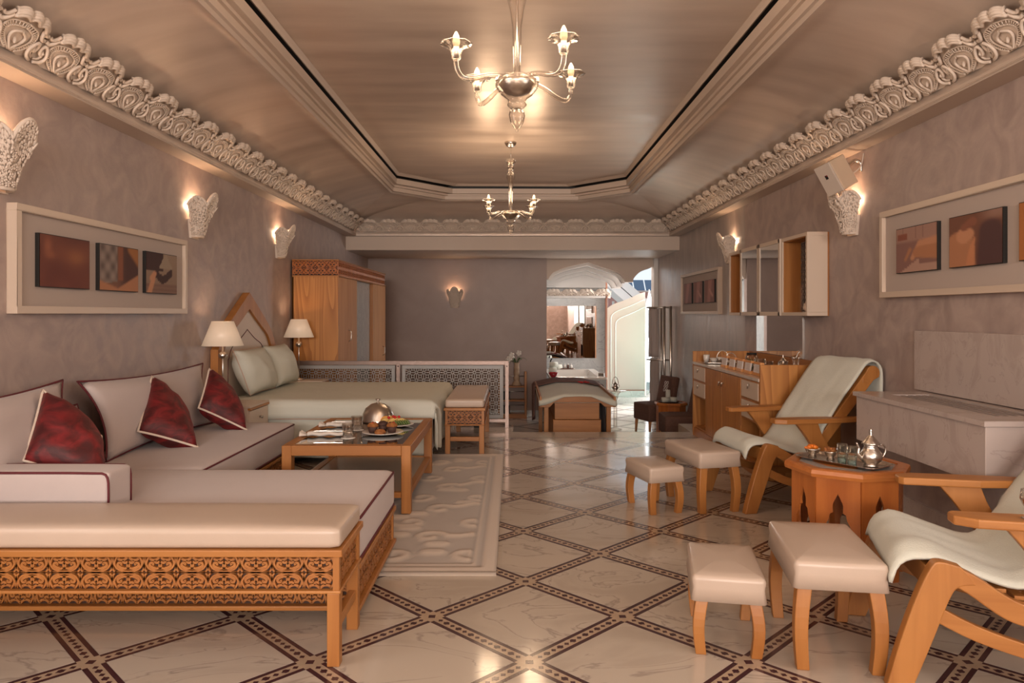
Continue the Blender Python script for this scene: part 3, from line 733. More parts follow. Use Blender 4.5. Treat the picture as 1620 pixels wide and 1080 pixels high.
# pointed headboard, plane facing +X
hb0, hb1, hbm = 6.17, 7.66, 6.90
def arch(w, top, sh, z0):
    L_ = spl([(-w, z0), (-w, .9*sh+.1*z0), (-w*.97, sh), (-w*.80, sh+.19*(top-sh)+.05), (-w*.42, sh+.64*(top-sh)), (0, top)], 5)
    return L_+[(-p[0], p[1]) for p in reversed(L_[:-1])]
outer = arch(.745, 1.50, 1.0, .1); inner = arch(.63, 1.345, .965, .1); core = arch(.47, 1.15, .90, .3)
b = MB()
def band(b, o, i, x0, x1, mi=0):
    n = len(o)
    V = [(x0, hbm+p[0], p[1]) for p in o]+[(x0, hbm+p[0], p[1]) for p in i]+[(x1, hbm+p[0], p[1]) for p in o]+[(x1, hbm+p[0], p[1]) for p in i]
    Fs = []
    for k in range(n-1):
        Fs += [(k, k+1, n+k+1, n+k), (2*n+k, 3*n+k, 3*n+k+1, 2*n+k+1), (k, 2*n+k, 2*n+k+1, k+1), (n+k, n+k+1, 3*n+k+1, 3*n+k)]
    Fs += [(0, n, 3*n, 2*n), (n-1, 3*n-1, 4*n-1, 2*n-1)]
    b.add(V, Fs, mi)
band(b, outer, inner, -2.565, -2.50); hbo = b.build('headboard_frame', WZ, bd, world=True)
b = MB(); b.prism([(hbm+p[0], p[1]) for p in inner], -2.56, -2.525, 'x'); b.build('headboard_panel', CREAML, bd, world=True)
b = MB(); b.tube([(-2.523, hbm+p[0], p[1]) for p in core], .0035, 5); b.build('panel_groove', PIPE, bd, world=True)
pillow('bed_pillow', 'white bed pillow nearest the sofa with thin peach edging', 'pillow', (-2.33, 6.44, .575), (-2.33, 7.12, .575), (-2.42, 6.99, .985), (-2.42, 6.27, .985), .26, SHEET, mat('peach edging', (.62, .40, .30), .8), None, .05, 16, .003, .025, .45)
pillow('bed_pillow', 'white bed pillow on the far side of the bed', 'pillow', (-2.33, 7.14, .575), (-2.33, 7.84, .575), (-2.42, 7.68, .985), (-2.42, 7.01, .99), .26, SHEET, None, None, .05, 16, .003, .025, .45)
def nightstand(label, y0, y1):
    t = thing('bedside_cabinet', label, 'bedside cabinet', (-2.33, (y0+y1)/2, 0)); d = (y1-y0)/2
    b = MB(); b.box(-.23, .215, -d, d, .05, .545); b.build('body', CREAML, t, bevel=.003)
    b = MB(); b.box(-.235, .235, -d-.003, d, .545, .562); b.build('top', CREAML, t, bevel=.003)
    b = MB(); b.box(.215, .238, -d, d, .527, .545); b.build('edge_trim', WY, t)
    for z0, z1 in ((.30, .52), (.07, .285)):
        b = MB(); b.box(.215, .232, -d+.012, d-.012, z0, z1); dr = b.build('drawer', CREAML, t, bevel=.002)
        b = MB(); b.lathe([(.0, .03), (.012, .028), (.016, .02), (.008, .01), (.008, 0)], n=12, M=Matrix.Translation((.232, 0, z1-.07)) @ Matrix.Rotation(PI/2, 4, 'Y')); b.build('knob', NICKEL, dr)
    b = MB(); b.box(-.2, .19, -d+.03, d-.03, 0, .05); b.build('plinth', WDARK, t)
    return t
nightstand('cream bedside cabinet between the sofa and the bed', 5.79, 6.235)
nightstand('cream bedside cabinet on the far side of the bed', 7.97, 8.25)
def lamp(label, loc):
    t = thing('table_lamp', label, 'lamp', loc)
    b = MB(); b.lathe([(0, 0), (.065, 0), (.065, .012), (.012, .018), (.008, .03)], n=20); b.build('base', NICKEL, t)
    b = MB(); b.tube([(0, 0, .02), (0, 0, .52)], .0065, 8); b.build('stem', NICKEL, t)
    b = MB(); b.ball((0, 0, .395), (.036, .036, .032), 14); b.build('ball', SILVERM, t)
    b = MB(); n = 36; v = []
    b.lathe([(.163, .475), (.086, .675), (.084, .675), (.161, .475)], n=40, fl=.006, nf=20); b.build('shade', SHADE, t)
    b = MB(); b.ball((0, 0, .57), .028, 8); b.build('bulb', FILA, t)
    point('bedside_lamp_light', (loc[0], loc[1], loc[2]+.60), 2.4, WARM, .04)
lamp('bedside lamp with lit pleated shade nearest the sofa', (-2.39, 5.98, .562))
lamp('bedside lamp with lit shade beyond the bed, before the wardrobe', (-2.395, 8.12, .562))
# ------------------------------------------------------------------ stools
def make_stool(name, label, loc, rz, w, d, h, skirt, leg, group):
    """local: x across (w), y deep (d); origin at the middle of the seat, on the floor"""
    t = thing(name, label, 'stool', loc, rz, group); x, y = w/2, d/2
    b = MB(); n = 10
    zs = [h-skirt, h-skirt*.5, h-.02, h-.006, h]
    off = [.004, -.004, .001, -.003, -.011]
    def P(a, z, o):
        L_ = 2*(w+d); return None
    # skirt and crowned top as one upholstered cover
    def rim(o, z):
        r = .018; pts = []
        for cx, cy, a0 in ((x-r, y-r, 0), (-x+r, y-r, 90), (-x+r, -y+r, 180), (x-r, -y+r, 270)):
            for q in range(4): w_ = math.radians(a0+q*30); pts.append((cx+(r+o)*math.cos(w_), cy+(r+o)*math.sin(w_), z))
        return pts
    rings = [rim(o, z) for o, z in zip(off, zs)]+[[(p[0]*q, p[1]*q, h+.014*(1-q*q)) for p in rim(-.012, h)] for q in (.8, .5, .2)]
    k = len(rings[0]); v = [p for r in rings for p in r]
    f = [(i*k+j, i*k+(j+1) % k, (i+1)*k+(j+1) % k, (i+1)*k+j) for i in range(len(rings)-1) for j in range(k)]
    f.append(tuple((len(rings)-1)*k+j for j in range(k))); f.append(tuple(range(k-1, -1, -1)))
    b.add(v, f, 0, True); b.build('seat', LEATHER, t)
    for sx_ in (-1, 1):
        for sy in (-1, 1):
            sec = []
            for i in range(9):
                z = (h-skirt+.01)*(1-i/8); q = i/8
                o = -.020+.030*math.sin(q*PI)*.9+.012*q**3
                s_ = leg*(1.0-.16*q)
                cx, cy = sx_*(x-.030+o*.55), sy*(y-.030+o*.55)
                sec.append([(cx-s_/2, cy-s_/2, z), (cx+s_/2, cy-s_/2, z), (cx+s_/2, cy+s_/2, z), (cx-s_/2, cy+s_/2, z)])
            b = MB(); v = [p for r in sec for p in r]
            f = [(i*4+j, i*4+(j+1) % 4, (i+1)*4+(j+1) % 4, (i+1)*4+j) for i in range(8) for j in range(4)]+[(3,2,1,0), (32,33,34,35)]
            b.add(v, f); b.build('leg', WZ, t, bevel=.003)
    return t
SG = 'cream leather stools in front of the recliners'
make_stool('footstool', 'larger cream leather stool in the right foreground by the near recliner', (1.226, 2.878, 0), -.165, .325, .53, .402, .10, .052, SG)
make_stool('footstool', 'small cream leather stool in the foreground, nearest of the low pair', (.853, 2.945, 0), -.19, .272, .42, .307, .097, .047, SG)
make_stool('footstool', 'larger cream leather stool in front of the far recliner', (1.288, 4.985, 0), .235, .30, .53, .40, .10, .052, SG)
make_stool('footstool', 'small cream leather stool beyond, leftmost of the far pair', (.945, 4.885, 0), .28, .25, .385, .307, .097, .047, SG)
# ------------------------------------------------------------------ recliners (local: +x backwards, y across, z up; origin between the front feet)
def make_recliner(label, loc, rz, tw):
    t = thing('recliner', label, 'recliner', loc, rz, 'wooden recliners under white towels'); hw = .335
    Wd = .048
    for sy in (-1, 1):
        y0, y1 = sy*hw, sy*(hw-Wd)
        legp = spl([(-.035, 0), (.008, .16), (.060, .32), (.105, .425), (.135, .448), (.20, .435)], 4)+spl([(.250, .375), (.195, .365), (.165, .32), (.115, .18), (.078, .08), (.048, 0)], 4)
        b = MB(); b.prism(legp, y0, y1, 'y'); b.build('leg', WZ, t, bevel=.005)
        rail = spl([(.14, .45), (.24, .41), (.36, .335), (.47, .305), (.60, .300), (.74, .315)], 4)+spl([(.74, .245), (.60, .228), (.46, .235), (.34, .265), (.22, .345), (.16, .375)], 4)
        b = MB(); b.prism(rail, y0+sy*-.002, y1+sy*.002, 'y'); b.build('seat_rail', WX, t, bevel=.005)
        rl = spl([(.66, .31), (.72, .20), (.78, .09), (.84, 0)], 4)+spl([(.905, 0), (.85, .10), (.79, .22), (.76, .315)], 4)
        b = MB(); b.prism(rl, y0, y1, 'y'); b.build('leg', WZ, t, bevel=.005)
        st_ = spl([(.09, .315), (.25, .235), (.45, .175), (.62, .155), (.80, .165)], 4)+spl([(.80, .115), (.62, .105), (.45, .125), (.25, .18), (.10, .25)], 4)
        b = MB(); b.prism(st_, y0+sy*-.008, y1+sy*.008, 'y'); b.build('stretcher', WX, t, bevel=.004)
        yb0, yb1 = sy*(hw-Wd-.002), sy*(hw-2*Wd)
        bk = [(.455, .27), (.415, .33), (.89, .905)]+arc2(.942, .893, .053, .053, PI*.75, -.5, 8)+[(.945, .845)]
        b = MB(); b.prism(bk, yb0, yb1, 'y'); b.build('back_rail', WZ, t, bevel=.004)
        sup = spl([(.335, .578), (.40, .50), (.47, .40), (.55, .30)], 4)+spl([(.64, .31), (.58, .41), (.525, .50), (.495, .578)], 4)
        b = MB(); b.prism(sup, y0+sy*-.006, y1+sy*.006, 'y'); b.build('arm_support', WZ, t, bevel=.004)
        yi, yo = sy*(hw-.075), sy*(hw+.045)
        arm = [(.175, yi+sy*.02), (.19, yi), (.48, yi), (.66, sy*(hw-.04)), (.90, sy*(hw-.02)), (.90, sy*(hw+.03)), (.60, yo), (.50, yo), (.24, yo-sy*.008), (.175, yo-sy*.045)]
        b = MB(); b.prism(arm, .578, .610, 'z'); b.build('armrest', WX, t, bevel=.006)
    for x0, x1, z0, z1, nm in ((.10, .15, .34, .42, 'crossbar'), (.78, .82, .11, .16, 'crossbar'), (.86, .90, .83, .865, 'crossbar')):
        b = MB(); b.box(x0, x1, -hw+Wd, hw-Wd, z0, z1); b.build(nm, WY, t, bevel=.004)
    for i in range(12):
        if i < 5: x = .16+i*.06; z = .435-.10*(i/4)**.8
        else: q = (i-5)/6; x = .475+q*.41; z = .355+q*.49
        b = MB(); b.box(x-.018, x+.018, -hw+Wd+.004, hw-Wd-.004, z-.016, z-.002); b.build('slat', WY, t, bevel=.002)
    prof = spl([(.015, .375), (.035, .435), (.075, .465), (.14, .470), (.27, .425), (.39, .392), (.455, .415), (.54, .52), (.70, .73), (.84, .915), (.885, .965), (.935, .985), (.99, .965), (1.018, .90), (1.012, .72)], 5)
    lens = [0]
    for a, c in zip(prof, prof[1:]): lens.append(lens[-1]+math.hypot(c[0]-a[0], c[1]-a[1]))
    def at(s_):
        s_ *= lens[-1]
        for i in range(len(prof)-1):
            if s_ <= lens[i+1]+1e-9:
                q = (s_-lens[i])/(lens[i+1]-lens[i]+1e-9); return [prof[i][k]+(prof[i+1][k]-prof[i][k])*q for k in (0, 1)]
        return prof[-1]
    tt = thing('towel', tw, 'towel', loc, rz, 'white towels spread over the recliners')
    def fn(u, w):
        x, z = at(u); v = 2*w-1; yw = hw-.045
        y = v*yw+.012*noise.noise(Vector((u*4, v*2, loc[1])))
        z += .010*noise.noise(Vector((u*6, v*3, 4+loc[1])))-.030*max(0, abs(v)-.80)/.2*(1 if u < .42 else .3)
        x += .03*v*(1-u)*(1 if u < .1 else .2)
        return (x, y, z+.006)
    b = MB(); b.grid(fn, 60, 22); b.build('towel_sheet', TOWEL, tt, solid=.012)
    return t
make_recliner('wooden recliner with curved legs beyond the octagonal table', (1.47, 5.04, 0), .20, 'white towel covering the far wooden recliner from seat to headrest')
make_recliner('wooden recliner in the right foreground, cut by the picture edge', (1.405, 2.85, 0), -.215, 'white towel on the near recliner seat in the right foreground')
# ------------------------------------------------------------------ octagonal table with keyhole arches
def octagon(label, loc, R, h, rot, wd, wr, detail=True):
    t = thing('octagonal_table', label, 'table', loc, rot)
    def oc(r): return [(r*math.cos(PI/8+i*PI/4), r*math.sin(PI/8+i*PI/4)) for i in range(8)]
    b = MB(); n = 8; rr = [(R*.90, h-.045), (R*.985, h-.040), (R, h-.024), (R*.985, h-.006), (R*.94, h), (R*.80, h-.001), (R*.80, h-.008)]
    v = [(p[0], p[1], z) for r, z in rr for p in oc(r)]
    f = [(i*8+j, i*8+(j+1) % 8, (i+1)*8+(j+1) % 8, (i+1)*8+j) for i in range(len(rr)-1) for j in range(8)]+[tuple(range(8))]
    b.add(v, f); b.build('rim', wr, t)
    b = MB(); b.prism(oc(R*.80), h-.02, h-.006, 'z'); ins = b.build('inset_top', wr, t)
    b = MB()
    for i in range(8):
        a, c = oc(R*.76)[i], oc(R*.76)[(i+1) % 8]; a2, c2_ = oc(R*.55)[i], oc(R*.55)[(i+1) % 8]
        b.prism([a, c, c2_, a2], h-.006, h-.0045, 'z')
    b.build('inlay', mat('grey mother of pearl inlay', (.42, .38, .35), .25, c2=(.30, .26, .24), scale=60), ins)
    r = R*.86; sw = 2*r*math.sin(PI/8); ap = r*math.cos(PI/8); g = .012
    half = spl([(.0, .235), (.012, .222), (.026, .205), (.024, .185)], 3)+[(.040, .180), (.046, .165), (.062, .150), (.062, .118), (.078, .100), (.078, .0)] if detail else [(0, .24), (.03, .2), (.05, .15), (.05, 0)]
    sc_ = (sw/2-.030)/.078
    half = [(x*sc_, z*h/.54*1.8) for x, z in half]
    for i in range(8):
        a = i*PI/4+PI/4
        poly = [(-sw/2, 0), (-sw/2, h-.04), (sw/2, h-.04), (sw/2, 0)]+[(x, z) for x, z in reversed(half)]+[(-x, z) for x, z in half[1:]]
        M = RZ(a+PI/2, (ap*math.cos(a), ap*math.sin(a), 0))
        b = MB(); b.prism(poly, -g/2, g/2, 'y', M=M); b.build('side_panel', wd, t)
    return t
octagon('octagonal wooden tea table with keyhole arches between the recliners', (1.715, 3.74, 0), .305, .54, .2, WRED, WREDX)
# ------------------------------------------------------------------ tea set on the octagonal table
TZ = .536
ta = -math.atan2(.34, .24)
tr = thing('serving_tray', 'rectangular silver tray on the octagonal tea table', 'tray', (1.695, 3.735, TZ+.003), ta)
def tray_mesh(l, w, m, par, nm='plate', rim=.012):
    b = MB(); r = .03
    def rr(o, z): return [(sx_*(l/2-r)+(r+o)*math.cos(math.radians(a0+q*30)), sy*(w/2-r)+(r+o)*math.sin(math.radians(a0+q*30)), z) for sx_, sy, a0 in ((1,1,0), (-1,1,90), (-1,-1,180), (1,-1,270)) for q in range(4)]
    R_ = [rr(-.012, 0), rr(0, rim), rr(.010, rim+.002), rr(.010, rim-.001), rr(.002, rim-.003), rr(-.012, -.002)]; k = 16
    v = [p for q in R_ for p in q]; f = [(i*k+j, i*k+(j+1) % k, (i+1)*k+(j+1) % k, (i+1)*k+j) for i in range(5) for j in range(k)]+[tuple(range(k)), tuple(range(6*k-1, 5*k-1, -1))]
    b.add(v, f, 0, False); return b.build(nm, m, par)
tray_mesh(.42, .20, SILVERM, tr)
def bowl(label, loc, m, r, filling, n, group='silver bowls of sweets on the tray'):
    t = thing('sweet_bowl', label, 'bowl', loc, 0, group)
    b = MB(); b.lathe([(0, .010), (.012, .010), (.010, .0), (.022, .0), (.014, .012), (r*.75, .022), (r, .042), (r*1.04, .043), (r*.96, .038), (r*.7, .026), (0, .022)], n=22); b.build('bowl', m, t)
    rr = random.Random(int(loc[0]*1000))
    for i in range(n):
        a = rr.uniform(0, 6.28); q = r*.72*math.sqrt(rr.random())
        b = MB(); M = Matrix.Translation((q*math.cos(a), q*math.sin(a), .042+.006*(1-q/r)+.008*(i % 2))) @ Matrix.Rotation(rr.uniform(0, 6), 4, 'Z') @ Matrix.Rotation(rr.uniform(-.5, .5), 4, 'X')
        rbox(b, -.014, .014, -.009, .009, -.007, .007, .004, 0, 0, 0, M); b.build('sweet', filling, t)
bowl('silver footed bowl of orange sweets at the tray end', (1.592, 3.868, TZ+.006), SILVERM, .040, ORANGE, 13)
bowl('smaller silver bowl of brown nuts beside the tea glasses', (1.652, 3.785, TZ+.006), SILVERM, .033, MUFFIN, 11)
def tea_glass(label, loc, group):
    t = thing('tea_glass', label, 'glass', loc, 0, group)
    b = MB(); b.lathe([(0, .004), (.021, .004), (.023, .03), (.024, .05), (.027, .052), (.027, .058), (.025, .060), (.025, .092), (.0235, .092), (.0235, .06), (.022, .03), (.020, .008), (0, .008)], n=20); b.build('tumbler', AQUA, t)
    b = MB(); b.lathe([(0, 0), (.021, 0), (.0225, .02), (0, .02)], n=16); b.build('thick_base', mat('green bottle glass', (.50, .68, .62), .08, Transmission_Weight=.85), t)
TG = 'green tinted tea glasses on the tray'
tea_glass('tinted tea glass behind, on the silver tray', (1.690, 3.735, TZ+.004), TG)
tea_glass('tinted tea glass in front, beside the teapot', (1.708, 3.665, TZ+.004), TG)
def teapot(name, label, loc, rz, s_, m=SILVERM):
    t = thing(name, label, 'teapot', loc, rz)
    S_ = lambda p: [(a*s_, c*s_) for a, c in p]
    b = MB(); b.lathe(S_([(0, .004), (.034, 0), (.036, .006), (.030, .012), (.046, .026), (.053, .046), (.049, .066), (.036, .085), (.029, .098), (.035, .108)]), n=24, fl=.02, nf=12); b.build('body', m, t)
    b = MB(); b.lathe(S_([(.036, .106), (.044, .110), (.040, .118), (.024, .136), (.012, .150), (.006, .160), (.010, .166), (.004, .172), (.009, .180), (.003, .187), (0, .192)]), n=20); b.build('lid', m, t)
    b = MB(); P = spl([(-.046, 0, .040), (-.066, 0, .060), (-.064, 0, .090), (-.076, 0, .118)], 5); b.tube([(p[0]*s_, 0, p[2]*s_) for p in P], [.011*s_*(1-.6*i/(len(P)-1)) for i in range(len(P))], 8); b.build('spout', m, t)
    b = MB(); P = spl([(.034, 0, .098), (.062, 0, .106), (.078, 0, .085), (.070, 0, .055), (.048, 0, .034)], 5); b.tube([(p[0]*s_, 0, p[2]*s_) for p in P], .0045*s_, 8); b.build('handle', m, t)
    return t
teapot('teapot', 'engraved silver teapot with tall domed lid on the tray', (1.782, 3.622, TZ+.005), .1, 1.0)
gl = thing('goblet', 'amber stemmed glass on the near armrest at the right edge', 'glass', (1.735, 2.44, .612))
b = MB(); b.lathe([(0, 0), (.026, 0), (.026, .003), (.004, .006), (.004, .03), (.020, .042), (.030, .066), (.026, .098), (.0245, .098), (.0285, .066), (.019, .045), (0, .036)], n=20); b.build('cup', CRYSTAL, gl)
b = MB(); b.lathe([(0, .040), (.018, .046), (.0275, .064), (0, .064)], n=18); b.build('amber_drink', mat('amber tea', (.40, .12, .03), .1, Transmission_Weight=.5), gl)
# ------------------------------------------------------------------ marble console on the right wall
mc = thing('marble_console', 'floating marble box with slotted top on the right wall', 'console', (2.3, 3.9, .53))
b = MB(); b.box(2.105, XR, 3.24, 4.46, .53, .795); b.build('box', WMARB, mc, world=True, bevel=.003)
b = MB()
for x0, x1 in ((2.09, 2.24), (2.46, XR)): b.box(x0, x1, 3.225, 4.475, .798, .822)
for y0, y1 in ((3.225, 3.40), (4.30, 4.475)): b.box(2.24, 2.46, y0, y1, .798, .822)
b.build('top_slab', WMARB, mc, world=True)
b = MB(); b.box(2.24, 2.46, 3.40, 4.30, .797, .802); b.build('slot_pan', BLACK, mc, world=True)
for x in (2.262, 2.30, 2.345, 2.39, 2.43):
    b = MB(); b.box(x-.010, x+.010, 3.40, 4.30, .803, .819); b.build('grille_bar', mat('grey grille', (.32, .26, .24), .4), mc, world=True)
b = MB(); b.box(XR-.03, XR, 2.9, 4.57, .826, 1.195); tag(b.build('marble_slab', WMARB, bevel=.003), 'upright veined marble slab on the wall above the floating console', 'panel')
# ------------------------------------------------------------------ sideboard on the right wall
SX, SY0, SY1 = 1.93, 5.66, 7.81
sb = thing('sideboard', 'long oak sideboard with white drawers against the right wall', 'sideboard', (2.2, 6.7, 0))
def W(b, nm, m, par=sb, bev=.002): return b.build(nm, m, par, world=True, bevel=bev)
for y0, y1 in ((SY0, SY0+.03), (SY1-.03, SY1)): b = MB(); b.box(SX-.005, XR, y0, y1, 0, .90); W(b, 'end_panel', WOAK)
b = MB(); b.box(XR-.025, XR, SY0+.03, SY1-.03, .79, .90); W(b, 'back_rail', WY)
b = MB(); b.box(XR-.02, XR, SY0+.03, SY1-.03, .08, .75); W(b, 'back_panel', WZ)
b = MB(); b.box(SX-.012, XR-.025, SY0+.03, SY1-.03, .765, .79); W(b, 'counter_top', CMARB)
b = MB(); b.box(SX+.02, XR-.02, SY0+.03, SY1-.03, .09, .108); b.box(SX+.02, XR-.02, SY0+.03, SY1-.03, .748, .764); W(b, 'carcass_board', WY)
b = MB(); b.box(SX+.004, XR-.1, SY0+.03, SY1-.03, 0, .09); W(b, 'plinth', WDARK if False else WY)
cols = [SY0+.03, 6.155, 6.71, 7.28, SY1-.03]
for y in cols[1:-1:2]+[cols[3]]: b = MB(); b.box(SX, XR-.02, y-.010, y+.010, .09, .764); W(b, 'divider', WZ)
def knob(par, y, z):
    b = MB(); b.tube([(SX-.002, y-.006, z+.010), (SX-.024, y-.006, z+.012), (SX-.026, y-.006, z-.018)], .0045, 6); b.tube([(SX-.002, y+.008, z), (SX-.02, y+.008, z), (SX-.022, y+.008, z-.024)], .0045, 6); b.build('handle', NICKEL, par, world=True)
for y0, y1 in ((cols[0], cols[1]), (cols[3], cols[4])):
    for z0, z1 in ((.612, .752), (.445, .590)):
        fr = MB(); fr.box(SX-.002, SX+.016, y0+.006, y1-.012, z0-.012, z1+.008); d_ = W(fr, 'drawer', WY)
        b = MB(); b.box(SX-.008, SX-.002, y0+.022, y1-.026, z0, z1-.004); b.build('white_front', CREAML, d_, world=True)
        knob(d_, (y0+y1)/2, (z0+z1)/2+.03)
    b = MB(); b.box(SX+.02, XR-.02, y0+.01, y1-.01, .415, .430); W(b, 'shelf', WY)
for y0, y1, hy_ in ((cols[1], cols[2], cols[2]-.045), (cols[2], cols[3], cols[2]+.045)):
    b = MB(); b.box(SX-.006, SX+.014, y0+.004, y1-.004, .10, .758); d_ = W(b, 'door', WOAK); knob(d_, hy_, .655)
# things on the counter
CZ = .7905
tr2 = thing('serving_tray', 'silver tray at the far end of the sideboard', 'tray', (2.12, 7.52, CZ), 1.3); tray_mesh(.40, .26, NICKEL, tr2)
b = MB(); b.lathe([(0, 0), (.022, 0), (.03, .03), (.034, .075), (.030, .078), (.026, .03), (0, .008)], c=(0, 0, 0), n=16); o = b.build('sugar_pot', CHINA, None, loc=(2.02, 7.60, CZ+.004)); tag(o, 'white china pot on the silver tray of the sideboard', 'pot')
for i, (x, y, lb) in enumerate(((2.06, 7.50, 'white cup on the sideboard tray, nearest the drawers'), (2.05, 7.42, 'white cup at the near end of the sideboard tray'), (2.16, 7.62, 'white cup at the back of the sideboard tray'))):
    c = thing('cup', lb, 'cup', (x, y, CZ+.004), 0, 'white cups on the sideboard tray')
    b = MB(); b.lathe([(0, 0), (.018, 0), (.030, .03), (.034, .05), (.031, .05), (.026, .02), (0, .006)], n=14); b.build('bowl', CHINA, c)
    b = MB(); b.tube([(.03, 0, .042), (.045, 0, .036), (.044, 0, .018), (.028, 0, .014)], .003, 6); b.build('handle', CHINA, c)
def basket(label, loc, m_in):
    t = thing('handled_basket', label, 'basket', loc)
    b = MB(); b.lathe([(0, 0), (.05, 0), (.062, .045), (.058, .045), (.046, .006), (0, .006)], n=18); b.build('bowl', CRYSTAL, t)
    b = MB(); b.tube([(.06*math.cos(a), 0, .045+.085*math.sin(a)) for a in [PI*i/14 for i in range(15)]], .004, 6); b.build('handle', NICKEL, t)
    for i, (x, y) in enumerate(((-.02, .01), (.02, .012), (0, -.02))):
        b = MB(); b.ball((x, y, .04), .022, 8); b.build('packet', m_in[i % len(m_in)], t)
basket('glass basket of white packets with hoop handle on the sideboard tray', (2.13, 7.40, CZ+.004), [CHINA])
basket('glass basket with an orange and white packet behind the first cards', (2.10, 7.02, CZ), [CHINA, ORANGE])
j = thing('herb_jar', 'clear glass jar of mint with a black lid on the sideboard', 'jar', (2.24, 6.83, CZ))
b = MB(); b.lathe([(0, 0), (.055, 0), (.060, .02), (.058, .10), (.045, .125), (.042, .125), (.055, .098), (.056, .02), (0, .004)], n=20); b.build('jar', CRYSTAL, j)
b = MB(); b.lathe([(0, .125), (.046, .125), (.046, .142), (0, .144)], n=18); b.build('lid', BLACK, j)
rr = random.Random(5); b = MB()
for i in range(26):
    x, y, z = rr.uniform(-.04, .04), rr.uniform(-.035, .035), rr.uniform(.01, .07); b.grid(lambda u, w: (x+(u-.5)*.012*(1-w), y+.02*(w-.5), z+.04*w), 1, 3)
o = b.build('mint_leaves', GREEN, j); o['kind'] = 'stuff'
CARDW = mat('bright orange wood', (.72, .33, .11), .45, c2=(.64, .28, .09), scale=30)
cards = [6.88, 6.64, 6.41, 6.19, 5.96]
nth = ['farthest', 'second farthest', 'middle', 'second nearest', 'nearest']
for y, w_ in zip(cards, nth):
    c = thing('card_stand', w_+' white menu card in an orange wooden holder on the sideboard edge', 'card holder', (2.005, y, CZ), 0, 'white cards in wooden holders along the sideboard')
    M = Matrix.Rotation(.12, 4, 'Y')
    b = MB(); b.box(-.020, .03, -.078, .078, 0, .026); b.build('base', CARDW, c, bevel=.002)
    b = MB(); b.box(-.016, -.008, -.074, .074, .024, .094, 0, M); b.build('card', mat('white card', (.74, .68, .66), .6), c)
    b = MB(); b.box(-.018, .016, -.078, .078, .092, .112, 0, M); b.build('top_rail', CARDW, c, bevel=.002)
    b = MB()
    for k in range(5): b.box(-.0168, -.0162, -.045+.01*(k % 2), .045-.012*(k % 3), .038+.010*k, .040+.010*k, 0, M)
    o = b.build('printed_lines', mat('faint print', (.42, .36, .36), .7), c)
def tumbler(label, x, y, r, h, fill=None, group='glasses along the sideboard'):
    t = thing('drinking_glass', label, 'glass', (x, y, CZ), 0, group)
    b = MB(); b.lathe([(0, .004), (r*.82, 0), (r, h), (r*.93, h), (r*.76, .010), (0, .012)], n=16); b.build('tumbler', CRYSTAL, t)
    if fill: b = MB(); b.lathe([(0, .012), (r*.76, .012), (r*.80, .040), (0, .040)], n=14); b.build('contents', fill, t)
REDL = mat('red jelly', (.45, .01, .02), .15)
GL = [(2.26, 6.62, .035, .085, None, 'empty glass next to the herb jar on the sideboard'), (2.16, 6.55, .034, .06, GREEN, 'low glass of green leaves behind the cards'), (2.14, 6.38, .036, .06, None, 'low empty glass, first from the green leaves'),
      (2.20, 6.26, .034, .085, REDL, 'glass with red contents behind the middle cards'), (2.28, 6.14, .034, .085, None, 'tall empty glass between the two red glasses, nearer the mirror'), (2.18, 6.09, .033, .06, None, 'low empty glass between the two red glasses, nearer the drawers'), (2.20, 5.97, .034, .07, None, 'empty glass just before the last red glass'),
      (2.20, 5.83, .035, .085, REDL, 'glass with red contents near the front end of the sideboard'), (2.36, 5.80, .034, .06, None, 'low glass at the front end of the sideboard, by the wall'), (2.42, 5.90, .034, .07, None, 'empty glass in the front corner by the mirror')]
for x, y, r, h, fi, lb in GL: tumbler(lb, x, y, r*1.12, h*1.18, fi)
teapot('teapot', 'small silver teapot by the mirror on the sideboard', (2.42, 6.52, CZ), 2.0, .75, NICKEL)
cp = thing('spoon_cup', 'metal cup of spoons on the sideboard near the mirror', 'cup', (2.42, 6.22, CZ))
b = MB(); b.lathe([(0, 0), (.028, 0), (.032, .07), (.029, .07), (.025, .006), (0, .006)], n=16); b.build('cup', NICKEL, cp)
for i in range(5): b = MB(); a = i*1.25; b.tube([(.01*math.cos(a), .01*math.sin(a), .01), (.03*math.cos(a), .03*math.sin(a), .125)], .0025, 5); b.ball((.031*math.cos(a), .031*math.sin(a), .13), (.007, .007, .012), 6); b.build('spoon', NICKEL, cp)
mr = thing('wall_mirror', 'frameless mirror on the right wall above the sideboard', 'mirror', (XR-.01, 6.98, .9))
b = MB(); b.box(XR-.014, XR-.001, 6.42, 7.58, .905, 1.55); b.build('mirror_glass', MIRROR, mr, world=True)
b = MB(); b.box(XR-.02, XR-.001, 6.36, 6.418, .905, 1.55); b.build('side_trim', CHROME, mr, world=True)
